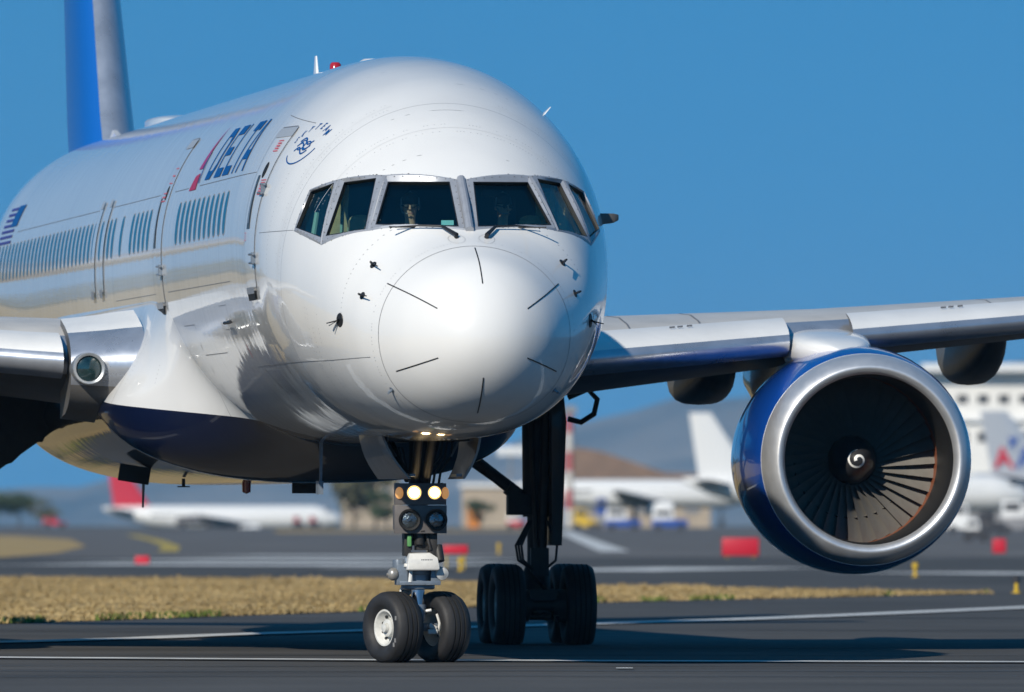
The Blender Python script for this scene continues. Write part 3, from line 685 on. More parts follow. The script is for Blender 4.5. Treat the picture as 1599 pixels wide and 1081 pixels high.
# ------------------------------------------------------------------ engines
def engine(sg):
    C = (sg*6.5, 15.75, 2.215)
    seg = 72
    cowl = [(.33,1.232),(.34,1.236),(.6,1.285),(1.0,1.33),(1.5,1.338),(2.1,1.30),(2.9,1.20),(3.7,1.08),(4.4,.98),(4.9,.90),(4.9,.87),(4.2,.9)]
    mb = MB(); mb.lathe(cowl, C, (0,1,0), seg); mb.lathe([(4.2,.9),(4.2,.2)], C, (0,1,0), seg, 1); mb.lathe([(4.3,.72),(5.0,.66),(5.6,.52),(5.9,.46),(5.9,.40),(5.5,.4)], C, (0,1,0), 36, 1)
    E = mb.build('engine', [M_BLUE, M_UNDER], PLANE, 50)
    lip = [(.33,1.232),(.33,1.228),(.22,1.212),(.12,1.178),(.05,1.135),(.012,1.09),(0,1.07),(.008,1.045),(.03,1.018),(.07,.996),(.09,.989)]
    MB().lathe(lip, C, (0,1,0), 96).build('inlet_lip', M_LIP, E, 60)
    MB().lathe([(.09,.989),(.12,.980),(.22,.968),(.35,.962),(.6,.962),(.9,.968),(1.18,.978)], C, (0,1,0), 72).build('inlet_barrel', mat('liner_inlet_shade', (.016,.016,.017), .5, .1), E, 60)  # shade inside the inlet painted into the near-black liner colour
    MB().lathe([(1.18,.978),(1.55,.980),(1.9,.97),(2.3,.95)], C, (0,1,0), 72).build('fan_case', M_RUBSTRIP, E, 60)
    MB().lathe([(2.3,.95),(2.3,.3)], C, (0,1,0), 48).build('fan_backplate', M_BLACK, E)
    # spinner with its painted spiral
    sp = [(.88,.001),(.885,.03),(.90,.06),(.95,.11),(1.03,.17),(1.14,.225),(1.28,.27),(1.45,.29)]
    S = MB().lathe(sp, C, (0,1,0), 40).build('spinner', M_SPIN, E, 60)
    fa = lambda r: float(np.interp(r, [q[1] for q in sp], [q[0] for q in sp]))
    mb = MB(); A = []; B = []
    for k in range(49):
        t = k/48; th = R(200)-t*R(470)*1.0; r0 = .012+.105*t**1.15; w = .036*(1-t*.55)*min(1, (1-t)*5+.15)
        for L_, r in ((A, r0), (B, r0+w)): L_.append((C[0]+r*math.cos(th), C[1]+fa(r)-.004, C[2]+r*math.sin(th)))
    mb.add(A+B, [(i, i+1, 50+i, 49+i) for i in range(48)]); mb.build('spinner_spiral', mat('spiral_white', (.82,.82,.80), .4), E)
    # fan blades, each twisted from root to tip
    blade = None
    for k in range(36):
        if blade is None:
            mb = MB(); rr = np.linspace(.27, .972, 11); F = []
            for r in rr:
                t = (r-.27)/.69; st = R(50+20*t); cw = .17+.055*t; row = []
                for u in np.linspace(-1, 1, 7):
                    x = -u*cw*math.sin(st); y = u*cw*math.cos(st)+.06*(1-u*u)*(1-.4*t); row.append((x, y, r, u))
                F.append(row)
            pts = []; nb = 7
            for row in F:
                for (x, y, r, u) in row: pts.append((x, y, r))
            mb.add(pts, [(i*nb+j, i*nb+j+1, (i+1)*nb+j+1, (i+1)*nb+j) for i in range(10) for j in range(6)])
            mb.add([(p[0]-.010, p[1]+.012, p[2]) for p in pts], [(i*nb+j, i*nb+j+1, (i+1)*nb+j+1, (i+1)*nb+j) for i in range(10) for j in range(6)])
            blade = mb.build('fan_blade', M_FAN, E, 60, weld=False); b = blade
        else:
            b = blade.copy(); COL.objects.link(b)
        b.parent = E; b.location = (C[0], C[1]+1.42, C[2]); b.rotation_euler = (0, 2*math.pi*k/36, 0)
    mb = MB(); mb.lathe([(1.40,.675),(1.44,.685),(1.48,.675),(1.44,.668),(1.40,.675)], C, (0,1,0), 72); mb.build('blade_shroud_ring', M_FAN, E)
    # strakes and cowl joint
    MB().lathe([(1.72,1.329),(1.735,1.329)], C, (0,1,0), 72).build('cowl_joint', M_BLACK, E)
    # pylon up to the wing, a rounded fairing that is widest above the cowl
    rg = []
    for a, w, zt, zb_ in ((.75,.05,1.28,1.22),(.95,.26,1.36,1.15),(1.3,.42,1.43,1.1),(1.8,.49,1.50,1.1),(2.4,.47,1.55,1.1),(3.0,.40,1.58,1.1),(4.5,.30,1.45,.8),(6.4,.22,1.35,.6),(8.0,.1,1.3,.9)):
        zc_ = (zt+zb_)/2; h = (zt-zb_)/2; r = []
        for k in range(24):
            th = 2*math.pi*k/24; cs, sn = math.cos(th), math.sin(th); e = .62
            r.append((C[0]-sg*.20+w*math.copysign(abs(sn)**e, sn), C[1]+a, C[2]+zc_+h*math.copysign(abs(cs)**e, cs)))
        rg.append(r)
    MB().loft(rg).build('engine_pylon', M_PURE, E, 55)
    return E
for sg in (1, -1): engine(sg)

# ------------------------------------------------------------------ fin and tailplane
M_TAIL = mat('tail_blue', (.002,.10,.40), .45, 0, .25, .1)
def tapered(stations, name, m_skin, m_le, parent, le_part='leading_edge'):
    """stations: (le point, chord vector, thickness vector) lists; symmetric section"""
    pr = [(0,0),(.005,.10),(.012,.16),(.025,.24),(.045,.31),(.075,.385),(.12,.44),(.18,.48),(.25,.5),(.33,.495),(.43,.46),(.55,.40),(.67,.31),(.8,.2),(.9,.105),(1,.01)]
    full = pr+[(u, -v) for u, v in pr[-2:0:-1]]
    def ring(L, c, t, idx): return [tuple(Vector(L)+Vector(c)*full[i][0]+Vector(t)*full[i][1]) for i in idx]
    n = len(full); body = list(range(6, n-1)); nose_ = list(range(n-2, n))+list(range(0, 7))
    b = MB(); rg = [ring(*s, body) for s in stations]; b.loft(rg); o = b.build(name, m_skin, parent, 50)
    l = MB(); rg = [ring(*s, nose_) for s in stations]; l.loft(rg, 0, False, False); l.build(le_part, m_le, o, 60)
    return o
tapered([((0,38.8,6.0),(0,5.6,0),(.86,0,0)), ((0,39.8,6.9),(0,5.0,0),(.82,0,0)), ((0,44.9,13.4),(0,2.5,0),(.36,0,0))], 'tail_fin', M_TAIL, M_CHROME, PLANE)
MB().loft([[(-.05,38.0,6.4),(.05,38.0,6.4),(.05,38.1,6.55),(-.05,38.1,6.55)],[(-.14,39.2,6.4),(.14,39.2,6.4),(.03,39.2,6.72),(-.03,39.2,6.72)]], smooth=False).build('fin_root_fairing', M_PURE, PLANE)
for sg in (1, -1):
    tapered([((sg*.5,39.9,4.75),(0,5.0,0),(0,0,.55)), ((sg*7.1,45.2,5.45),(0,1.8,0),(0,0,.2))], 'tailplane', M_WGREY, M_CHROME, PLANE)

# ------------------------------------------------------------------ landing gear
def tyre_mesh(Rr, w, rim, grooves):
    h = w/2
    prof = [(-h*.62, rim), (-h*.86, rim+.02), (-h*.985, rim+(Rr-rim)*.35), (-h, rim+(Rr-rim)*.55), (-h*.94, rim+(Rr-rim)*.80), (-h*.78, Rr-.028), (-h*.62, Rr-.010)]
    mats = [0]*(len(prof)); P = list(prof)
    for g in grooves:
        x = g*h; P += [(x-.010, Rr-.003+(-.002 if abs(g) > .3 else 0)), (x-.007, Rr-.014), (x+.007, Rr-.014), (x+.010, Rr-.003+(-.002 if abs(g) > .3 else 0))]
        mats += [1, 1, 1, 0]
    P += [(-a, b) for a, b in prof[::-1]]; mats += [0]*(len(P)-1-len(mats))
    return P, mats
def wheel(parent, c, ax, Rr, w, rim, grooves, out):
    """tyre and hub on an axle direction; out = +1/-1 tells which face is the outer one"""
    ax = Vector(ax).normalized(); P, ms = tyre_mesh(Rr, w, rim, grooves)
    mb = MB(); mb.lathe(P, c, ax, 56, mats=ms)
    mb.v = [(x, y, max(z, .004)) for x, y, z in mb.v]
    t = mb.build('tyre', [M_RUB, M_GROOVE], parent, 60)
    o = ax*out; h = w/2
    mb = MB(); mb.lathe([(-h*.55, rim), (h*.62, rim+.004), (h*.70, rim-.005), (h*.70, rim-.022), (h*.60, rim-.035), (h*.30, rim-.055), (h*.10, rim*.55), (h*.12, rim*.50), (h*.48, rim*.46), (h*.52, rim*.38), (h*.52, .05), (h*.75, .045), (h*.80, .001)], c, o, 40)
    W = mb.build('wheel_hub', M_WHEEL, parent, 40)
    mb = MB(); u = o.orthogonal().normalized(); v = o.cross(u)
    for k in range(9):
        q = Vector(c)+o*(h*.20)+(u*math.cos(2*math.pi*k/9)+v*math.sin(2*math.pi*k/9))*rim*.66; mb.lathe([(0,.018),(.02,.016),(.021,.001)], q, o, 7)
    mb.lathe([(h*.53,.052),(h*.535,.03)], c, o, 14); tag(mb.build('wheel_bolts', M_GEARDK, W), kind='stuff')
    return t
NA = 5.70; ST = R(27)
NG = MB()
NG.tube([(0,NA-.10,2.75),(0,NA,1.38)], .105, 18)                       # outer cylinder
NG.tube([(-.30,NA+.5,2.5),(-.10,NA+.05,1.95)], .04, 10); NG.tube([(.30,NA+.5,2.5),(.10,NA+.05,1.95)], .04, 10)
NG.tube([(.08,NA-.9,2.6),(.06,NA-.12,1.86)], .05, 10); NG.tube([(-.08,NA-.9,2.6),(-.06,NA-.12,1.86)], .05, 10)
for k, x in enumerate((.16,.21,.27)): NG.tube([(x+.1,NA-.1,2.42),(x+.07,NA-.1,2.2),(x-.04,NA-.12,2.04),(x-.06,NA-.1,1.9)], .014, 6)
for k, x in enumerate((-.13,-.17)): NG.tube([(x-.05,NA-.1,2.3),(x,NA-.1,2.06),(x+.06,NA-.08,1.95)], .012, 6)
NG.lathe([(-.17,.11),(-.17,.15),(-.13,.155),(-.12,.125),(.0,.125),(.02,.15),(.06,.15),(.07,.11)], (0,NA,1.42), (0,0,1), 18)
GEAR = NG.build('nose_gear', M_GEARDK, PLANE, 40)
# lamp cluster
mb = MB(); mb.box((0,NA-.20,1.80), (.55,.10,.23)); mb.box((0,NA-.22,1.53), (.56,.06,.30)); mb.box((-.26,NA-.10,1.55), (.02,.2,.26)); mb.box((.26,NA-.10,1.55), (.02,.2,.26)); mb.box((-.24,NA-.10,1.82), (.02,.2,.2)); mb.box((.24,NA-.10,1.82), (.02,.2,.2)); mb.box((.02,NA-.253,1.405), (.05,.006,.02), mat=1)
mb.build('lamp_bracket', [mat('bracket_grey', (.14,.13,.13), .5, .2, var=.15, vscale=10), M_BLACK], GEAR, bevel=.006)
for x, r, m_ in ((-.075,.074,M_LAMP),(.145,.068,M_LAMP)):
    mb = MB(); mb.lathe([(.04,r+.012),(-.03,r+.014),(-.035,r+.004)], (x,NA-.265,1.815), (0,1,0), 24); mb.build('lamp_housing', M_STEEL, GEAR)
    mb = MB(); mb.lathe([(-.02,r),(-.032,r*.74)], (x,NA-.265,1.815), (0,1,0), 24); mb.build('lamp_glow_rim', mat('lamp_rim_glow', (1,.6,.2), .3, emit=(1.0,.58,.17), estr=2.0), GEAR)
    mb = MB(); mb.lathe([(-.032,r*.74),(-.038,r*.4),(-.04,.001)], (x,NA-.265,1.815), (0,1,0), 24); mb.build('lamp_lit_lens', m_, GEAR)
for x, sx in ((-.232,.045),(.262,.042)):
    mb = MB(); mb.sphere((x,NA-.26,1.81), (sx,.03,.065), 14, 8); mb.build('turnoff_lamp', M_LAMP2, GEAR)
for x in (-.125,.165):
    mb = MB(); mb.lathe([(.02,.112),(-.035,.118),(-.045,.112),(-.04,.092),(-.01,.088)], (x,NA-.262,1.525), (0,1,0), 28); mb.build('lamp_ring', M_BLACK, GEAR)
    mb = MB(); mb.lathe([(-.012,.09),(-.03,.055),(-.036,.001)], (x,NA-.262,1.525), (0,1,0), 28); mb.lathe([(-.037,.022),(-.045,.018),(-.046,.001)], (x,NA-.262,1.525), (0,1,0), 12); mb.build('lamp_dark_lens', M_LENS, GEAR)
# steering unit, boxes and accumulators
mb = MB(); mb.box((-.13,NA-.05,1.27), (.07,.22,.26)); mb.box((.15,NA-.05,1.27), (.08,.22,.24)); mb.tube([(0,NA-.13,1.40),(0,NA-.13,1.26)], .055, 12); mb.tube([(-.09,NA-.15,1.36),(-.1,NA-.15,1.2)], .02, 8); mb.tube([(.08,NA-.15,1.36),(.12,NA-.16,1.2)], .022, 8); mb.tube([(.2,NA-.1,1.25),(.22,NA-.16,1.08)], .05, 10); mb.box((.05,NA-.02,1.30), (.16,.2,.2)); mb.build('steering_linkage', M_GEARDK, GEAR, bevel=.008)
mb = MB(); mb.box((-.115,NA-.18,1.30), (.045,.05,.12)); mb.build('green_tagged_hose', mat('hose_green', (.10,.30,.10), .5), GEAR, bevel=.012)
mb = MB(); mb.loft([[(-.15,NA-.30,.985),(.175,NA-.30,.985),(.175,NA-.05,.985),(-.15,NA-.05,.985)],[(-.15,NA-.31,1.0),(.20,NA-.31,1.0),(.20,NA-.04,1.0),(-.15,NA-.04,1.0)],[(-.14,NA-.30,1.10),(.18,NA-.30,1.12),(.18,NA-.05,1.13),(-.14,NA-.05,1.13)],[(-.12,NA-.24,1.165),(.10,NA-.24,1.175),(.10,NA-.06,1.18),(-.12,NA-.06,1.18)]], smooth=False); WB = mb.build('steering_cover', M_GEARWH, GEAR, bevel=.014)
st = MB()
for k in range(7): st.add([(.0+.018*k+u, NA-.304+.45*0-.0, 1.092+v) for u, v in ((0,0),(.011,0),(.011,.014),(0,.014))], [(0,1,2,3)], 0, False)
st.build('cover_stencil', M_GREYSEAM, WB)
mb = MB(); mb.lathe([(-.14,.16),(-.13,.18),(-.09,.18),(-.08,.15),(.02,.15),(.03,.17),(.10,.17),(.11,.12)], (0,NA,.92), (0,0,1), 20); mb.box((0,NA-.05,.85), (.44,.34,.045)); mb.box((-.19,NA-.08,.94), (.12,.2,.22)); mb.box((.17,NA-.08,.93), (.1,.2,.18)); mb.tube([(-.22,NA-.1,1.10),(-.22,NA-.1,.98)], .065, 14); mb.build('steering_collar', M_STEEL, GEAR, bevel=.006)
mb = MB(); mb.sphere((-.285,NA-.16,.945), (.062,.062,.07), 16, 10); mb.tube([(-.355,NA-.16,.94),(-.33,NA-.16,.942)], .016, 8); mb.build('accumulator_ball', mat('ball_grey', (.34,.33,.31), .35, .4), GEAR)
mb = MB(); mb.tube([(-.17,NA-.19,1.04),(-.12,NA-.2,1.03),(-.10,NA-.21,.97),(-.11,NA-.21,.86)], .022, 8); mb.build('white_hose', M_GEARWH, GEAR)
mb = MB(); mb.lathe([(.08,.05),(0,.07),(-.03,.066),(-.045,.001)], (.235,NA-.18,.955), (-.25,1,.35), 18); mb.build('taxi_lamp_cover', M_GEARWH, GEAR)
# steered lower leg: piston, torque links, axle, wheels
cs, sn = math.cos(ST), math.sin(ST)
fw = Vector((sn,-cs,0)); sd = Vector((cs,sn,0)); base = Vector((0,NA,0))
P3 = lambda f, s, z: tuple(base+fw*f+sd*s+Vector((0,0,z)))
mb = MB(); mb.tube([P3(0,0,.86),P3(0,0,.62)], .072, 18, 1); mb.tube([P3(0,0,.62),P3(0,0,.60),P3(0,0,.44)], [.085,.09,.08], 18, 0); mb.tube([P3(0,0,.44),P3(-.02,0,.30)], [.06,.075], 12, 0); mb.tube([P3(-.02,-.33,.375),P3(-.02,.33,.375)], .045, 14, 0); mb.build('oleo_piston', [M_STEEL, M_CHROMEROD], GEAR)
mb = MB(); mb.loft([[P3(-.10,-.11,.86),P3(-.10,.11,.86),P3(-.14,.11,.86),P3(-.14,-.11,.86)],[P3(-.34,-.035,.63),P3(-.34,.035,.63),P3(-.38,.035,.63),P3(-.38,-.035,.63)],[P3(-.10,-.10,.44),P3(-.10,.10,.44),P3(-.14,.10,.44),P3(-.14,-.10,.44)]], smooth=False); mb.build('torque_link', M_GEARWH, GEAR, bevel=.006)
mb = MB(); mb.tube([P3(.07,.10,.40),P3(.09,.17,.36)], .03, 10); mb.tube([P3(.08,.19,.52),P3(.09,.22,.42),P3(.08,.20,.30)], .016, 8); mb.tube([P3(.06,.06,.55),P3(.1,.11,.56)], .018, 8); mb.box(P3(.09,.13,.33), (.1,.05,.05)); mb.build('tow_fitting', M_GEARWH, GEAR, bevel=.006)
for s, g in ((-.305,-1),(.305,1)): wheel(GEAR, P3(-.02, s, .372), sd, .393, .33, .20, (-.36, 0, .36), g)
# raised chalky lettering specks on the tyre wall
mb = MB()
for th in (R(20), R(-25), R(-35)):
    q = Vector(P3(-.02,-.305-.163,.372))+(fw*math.cos(th)+Vector((0,0,1))*math.sin(th))*.31; mb.box(tuple(q), (.004,.03,.045), (0,0,ST))
mb.build('tyre_marking', M_CHALK, GEAR)
# wheel bay and doors
mb = MB(); mb.box((0,5.62,2.98), (.84,1.8,.03)); mb.box((-.42,5.62,2.67), (.03,1.8,.62)); mb.box((.42,5.62,2.67), (.03,1.8,.62)); mb.box((0,4.72,2.67), (.84,.03,.62)); mb.box((0,6.52,2.67), (.84,.03,.62)); mb.build('gear_bay', M_BLACK, PLANE)
for tpx, bpx, rt, rb, w_ in ((-.50,-.20,-.55,-.34,.0),(.58,.40,.56,.44,.0)):
    mb = MB(); rg = []
    for (a, ft, fb) in ((4.85,tpx,bpx),(5.3,tpx,bpx),(5.9,(tpx+rt)/2,(bpx+rb)/2),(6.45,rt,rb)):
        c = [(ft+(fb-ft)*t+(.05*math.copysign(1, tpx))*math.sin(math.pi*t)*.8, a, 2.44-.48*t) for t in np.linspace(0, 1, 7)]
        rg.append(c+[(x-math.copysign(.025, tpx), y, z) for x, y, z in c[::-1]])
    mb.loft(rg); D = mb.build('nose_gear_door', mat('door_inner', (.22,.21,.21), .4, .1, .5, .08, var=.15, vscale=6), PLANE, 35)
    mb = MB(); mb.tube([(tpx*.8,5.6,2.45),((tpx+bpx)/2*.7,5.6,2.2)], .015, 6); mb.box(((bpx-math.copysign(.05,tpx)),5.2,2.0), (.06,.5,.03)); mb.build('door_rod', M_STEEL, D)

def main_gear(sg):
    X, A = sg*3.66, 23.75
    mb = MB(); mb.tube([(X-sg*.02,A,3.6),(X,A,1.55)], .17, 18); mb.tube([(X,A,1.6),(X,A,.62)], .115, 16)
    mb.tube([(X+sg*.10,A-.22,3.3),(X+sg*.04,A-.2,1.15)], .06, 10); mb.tube([(X-sg*.12,A-.2,3.2),(X-sg*.02,A-.22,.95)], .035, 8)
    mb.tube([(X,A-.6,.49),(X,A+.6,.49)], [.11,.11], 12); mb.lathe([(-.2,.13),(-.1,.17),(.25,.17),(.35,.13)], (X,A,.62), (0,0,1), 16)
    mb.box((X,A-.28,1.0), (.22,.08,.34)); mb.box((X-sg*.0,A-.64,.60), (.34,.06,.13)); mb.tube([(X-.13,A-.3,.34),(X+.13,A-.3,.34)], .05, 10)
    G = mb.build('main_gear', M_GEARDK, PLANE, 40)
    # side stay running inboard, its jury links and hoses
    mb = MB(); mb.tube([(X-sg*.12,A-.05,1.74),(X-sg*.50,A-.05,2.03),(X-sg*1.35,A,2.66),(X-sg*1.9,A,3.0)], [.08,.075,.10,.10], 10); mb.box((X-sg*.22,A-.06,1.70), (.30,.2,.26)); mb.box((X-sg*.30,A-.06,1.86), (.16,.2,.16), (0,R(35)*sg,0)); mb.build('side_stay', M_GEARDK, G, bevel=.015)
    mb = MB(); mb.loft([[(X+sg*.10,A-.42,3.45),(X+sg*.24,A-.42,3.45),(X+sg*.24,A+.5,3.45),(X+sg*.10,A+.5,3.45)],[(X+sg*.12,A-.45,2.7),(X+sg*.31,A-.45,2.7),(X+sg*.31,A+.5,2.7),(X+sg*.12,A+.5,2.7)],[(X+sg*.14,A-.40,1.2),(X+sg*.26,A-.40,1.2),(X+sg*.26,A+.4,1.2),(X+sg*.14,A+.4,1.2)]], smooth=False); mb.build('strut_door', mat('strut_door_grey', (.07,.07,.072), .5, 0, .3), G, bevel=.01)
    mb = MB()
    for q in ((-.2,.28),(-.23,.22),(-.26,.17),(.18,.12)):
        mb.tube([(X+sg*q[0]*.5,A-.3,1.5),(X+sg*q[0]*1.15,A-.34,1.2),(X+sg*q[0]*1.05,A-.36,1.02),(X+sg*q[0]*.3,A-.3,.9)], .016, 6)
    mb.tube([(X-.13,A-.3,.86),(X,A-.5,.72),(X+.13,A-.3,.60)], .03, 8); mb.build('brake_hose', M_GEARDK, G)
    mb = MB(); mb.tube([(X+sg*.36,A-.2,3.0+.0),(X+sg*.60,A-.2,3.10),(X+sg*.72,A-.2,2.98),(X+sg*.68,A-.2,2.80),(X+sg*.52,A-.2,2.70),(X+sg*.36,A-.2,2.74)], .035, 8); mb.build('door_link_loop', M_GEARDK, G)
    for dy in (-.57, .57):
        for dx, g in ((-.432,-1),(.432,1)): wheel(G, (X+dx, A+dy, .472), (1,0,0), .508, .365, .255, (-.5,-.17,.17,.5), g)
        mb = MB(); mb.tube([(X-.44,A+dy,.472),(X+.44,A+dy,.472)], .07, 12)
        for g in (-1, 1): mb.lathe([(-.06,.20),(.06,.20)], (X+g*.24,A+dy,.472), (1,0,0), 20); mb.lathe([(-.07,.13),(.07,.13)], (X+g*.20,A+dy,.472), (1,0,0), 14)
        mb.build('axle_and_brakes', M_GEARDK, G)
    # wing-side bay door hanging open by the belly
    return G
for sg in (1, -1): main_gear(sg)
mb = MB(); D_ = [(-3.3,2.05),(-2.82,2.20),(-2.56,2.45),(-2.45,2.45),(-2.36,2.64),(-2.28,2.80),(-2.5,3.1),(-3.5,3.1)]
mb.loft([[(x, 22.95, z) for x, z in D_], [(x, 23.2, z) for x, z in D_]], smooth=False); mb.build('main_gear_door', M_GEARDK, PLANE, bevel=.012)

# belly fittings: masts, plates and the lower beacon
mb = MB(); mb.loft([[(-.335,12.0,2.46),(-.300,12.0,2.46),(-.300,12.08,2.46),(-.335,12.08,2.46)],[(-.330,12.04,1.95),(-.305,12.04,1.95),(-.305,12.1,1.95),(-.330,12.1,1.95)]], smooth=False); mb.box((-.325,12.12,1.88), (.055,.26,.15)); mb.build('drain_mast', M_STEEL, PLANE)
for px_, pz_, a, w, h, tl in ((-1.80,2.05,18.3,.36,.20,R(9)),(.25,1.91,18.5,.34,.17,0)):
    mb = MB(); mb.box((px_,a,pz_), (w,.10,h), (0,tl,0)); mb.build('belly_inlet_plate', M_BLACK, PLANE, bevel=.008)
mb = MB(); mb.lathe([(.06,.055),(-.08,.05),(-.10,.001)], (-.45,18.6,1.92), (0,0,1), 14); mb.build('lower_beacon', mat('beacon_red', (.35,.01,.015)), PLANE)
mb = MB(); mb.tube([(-1.57,19.5,2.05),(-1.57,19.6,1.66)], [.02,.012], 6); mb.build('belly_wire_antenna', M_STEEL, PLANE)
mb = MB(); mb.tube([(-1.15,19.0,2.0),(-1.15,19.0,1.91)], .02, 6); mb.box((-1.15,19.0,1.905), (.14,.1,.015)); mb.build('belly_probe', M_GEARDK, PLANE)

# ------------------------------------------------------------------ the two pilots behind the windscreen
M_SKIN = mat('skin_tone', (.40,.24,.17), .6); M_SHIRT = mat('shirt_white', (.70,.70,.70), .8); M_HAIR = mat('hair_dark', (.02,.015,.012), .6)
def person(lat, aft, zh, turn, label, group):
    root = empty('person', (0,0,0)); root.location = PLANE.matrix_basis @ Vector((lat, aft, 0)); root.location.x += 0
    root.rotation_euler = (0,0,PSI+turn); tag(root, label, 'person', group)
    bm = bmesh.new(); J = [((0,0,3.95),.15),((0,.01,4.2),.16),((0,.02,4.42),.17),((0,.02,4.53),.10),((0,.015,4.60),.06),((0,.01,4.68),.055),((0,0,4.76),.078),((0,.005,4.84),.085),((0,.01,4.90),.06),
         ((-.17,.02,4.48),.07),((-.24,0,4.25),.05),((-.22,-.2,4.15),.04),((-.18,-.38,4.2),.03),((.17,.02,4.48),.07),((.24,0,4.25),.05),((.22,-.2,4.15),.04),((.18,-.38,4.2),.03),((-.1,-.3,3.95),.08),((.1,-.3,3.95),.08)]
    E = [(0,1),(1,2),(2,3),(3,4),(4,5),(5,6),(6,7),(7,8),(2,9),(9,10),(10,11),(11,12),(2,13),(13,14),(14,15),(15,16),(0,17),(0,18)]
    me = bpy.data.meshes.new('body'); me.from_pydata([j[0] for j in J], E, []); b = bpy.data.objects.new('body', me); COL.objects.link(b)
    mo = b.modifiers.new('skin', 'SKIN'); me.skin_vertices or b.modifiers
    if not me.skin_vertices: me.attributes
    for i, j in enumerate(J): me.skin_vertices[0].data[i].radius = (j[1], j[1]*.85)
    me.skin_vertices[0].data[0].use_root = True
    sb = b.modifiers.new('smooth', 'SUBSURF'); sb.levels = 2; sb.render_levels = 2
    dg = bpy.context.evaluated_depsgraph_get(); m2 = bpy.data.meshes.new_from_object(b.evaluated_get(dg)); m2.materials.clear(); m2.materials.append(M_SHIRT); m2.materials.append(M_SKIN)
    for p in m2.polygons: p.material_index = 1 if p.center.z > 4.585 or (p.center.y < -.3 and p.center.z > 4.1) else 0; p.use_smooth = True
    b.modifiers.clear(); b.data = m2; b.parent = root
    mb = MB(); mb.sphere((0,.02,4.865), (.092,.10,.085), 16, 9); mb.build('hair', M_HAIR, root)
    mb = MB(); mb.sphere((-.035,-.088,4.80), (.03,.012,.02), 8, 6); mb.sphere((.035,-.088,4.80), (.03,.012,.02), 8, 6); mb.tube([(-.09,0,4.81),(-.06,-.085,4.80),(.06,-.085,4.80),(.09,0,4.81)], .006, 6); mb.build('sunglasses', M_BLACK, root)
    mb = MB(); mb.tube([(0,-.085,4.80),(0,-.112,4.765),(0,-.09,4.755)], [.010,.015,.010], 8); mb.sphere((-.088,.005,4.785), (.012,.022,.03), 8, 6); mb.sphere((.088,.005,4.785), (.012,.022,.03), 8, 6); mb.build('nose_and_ears', M_SKIN, root)
    mb = MB(); mb.tube([(-.025,-.090,4.725),(0,-.096,4.722),(.025,-.090,4.725)], .007, 6); mb.build('mouth', mat('lip_tone', (.30,.12,.10), .6), root)
    mb = MB(); mb.tube([(-.095,0,4.79),(-.09,0,4.88),(0,.01,4.955),(.09,0,4.88),(.095,0,4.79)], .010, 6); mb.tube([(-.095,0,4.79),(-.08,-.08,4.73),(-.02,-.11,4.72)], .006, 6); mb.build('headset', M_GREYSEAM, root)
person(-.46, 2.60, 4.8, R(-8), 'pilot in a white shirt wearing a headset behind the windscreen at picture left', 'pilots behind the windscreen')
person(.52, 2.60, 4.8, R(25), 'pilot in dark sunglasses looking sideways behind the windscreen at picture right', 'pilots behind the windscreen')

# ================================================================== THE SETTING
def asphalt(name, c, lines=True):
    m = bpy.data.materials.new(name); m.use_nodes = True; nt = m.node_tree; N = nt.nodes; L = nt.links; p = N['Principled BSDF']
    tc = N.new('ShaderNodeTexCoord')
    def noise(sc, st, det=6):
        mp = N.new('ShaderNodeMapping'); mp.inputs['Scale'].default_value = st; L.new(tc.outputs['Object'], mp.inputs[0])
        n = N.new('ShaderNodeTexNoise'); n.inputs['Scale'].default_value = sc; n.inputs['Detail'].default_value = det; n.inputs['Roughness'].default_value = .6; L.new(mp.outputs[0], n.inputs['Vector']); return n.outputs['Fac']
    a = noise(.12, (1,.35,1)); b = noise(.9, (.15,.5,1)); d = noise(30, (1,1,1), 3)
    s = math_node(nt, 'ADD', math_node(nt, 'ADD', math_node(nt, 'MULTIPLY', a, .9), math_node(nt, 'MULTIPLY', b, 1.0)), math_node(nt, 'MULTIPLY', d, .6))
    s = math_node(nt, 'MULTIPLY', math_node(nt, 'SUBTRACT', s, .50), 1.35)
    v = N.new('ShaderNodeVectorMath'); v.operation = 'SCALE'; v.inputs[0].default_value = c; L.new(s, v.inputs['Scale']); L.new(v.outputs[0], p.inputs['Base Color'])
    p.inputs['Roughness'].default_value = .82; p.inputs['Specular IOR Level'].default_value = .25
    bp = N.new('ShaderNodeBump'); bp.inputs['Strength'].default_value = .5; bp.inputs['Distance'].default_value = .01; L.new(d, bp.inputs['Height']); L.new(bp.outputs[0], p.inputs['Normal'])
    return m
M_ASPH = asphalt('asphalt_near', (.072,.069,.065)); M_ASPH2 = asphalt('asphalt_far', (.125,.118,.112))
M_DRY = mat('dry_grass_ground', (.38,.275,.13), .95, var=.22, vscale=.35, bump=.4, bscale=3, spec=.1)
M_PAINT = mat('line_paint', (.62,.62,.60), .7, var=.35, vscale=1.2)
M_YPAINT = mat('line_yellow', (.45,.33,.05), .7, var=.3, vscale=1)
M_HILL = mat('hill_scrub', (.22,.17,.12), .95, var=.8, vscale=.0025, spec=.1)
M_VALLEY = mat('valley_scrub', (.10,.095,.06), .95, var=.4, vscale=.002, spec=.1)

def sheet(name, poly, z, m, kind='structure'):
    mb = MB(); mb.add([(x, y, z) for x, y in poly], [tuple(range(len(poly)))], 0, False); o = mb.build(name, m, None); tag(o, kind=kind); return o
def gz(Y):   # the plateau is level, dips a little past the apron, then falls away into the valley
    t = min(max((Y-1050)/900, 0), 1); z = -2.3*t*t*(3-2*t)
    return z if Y < 3000 else z-((Y-3000)/1000)**1.5*20
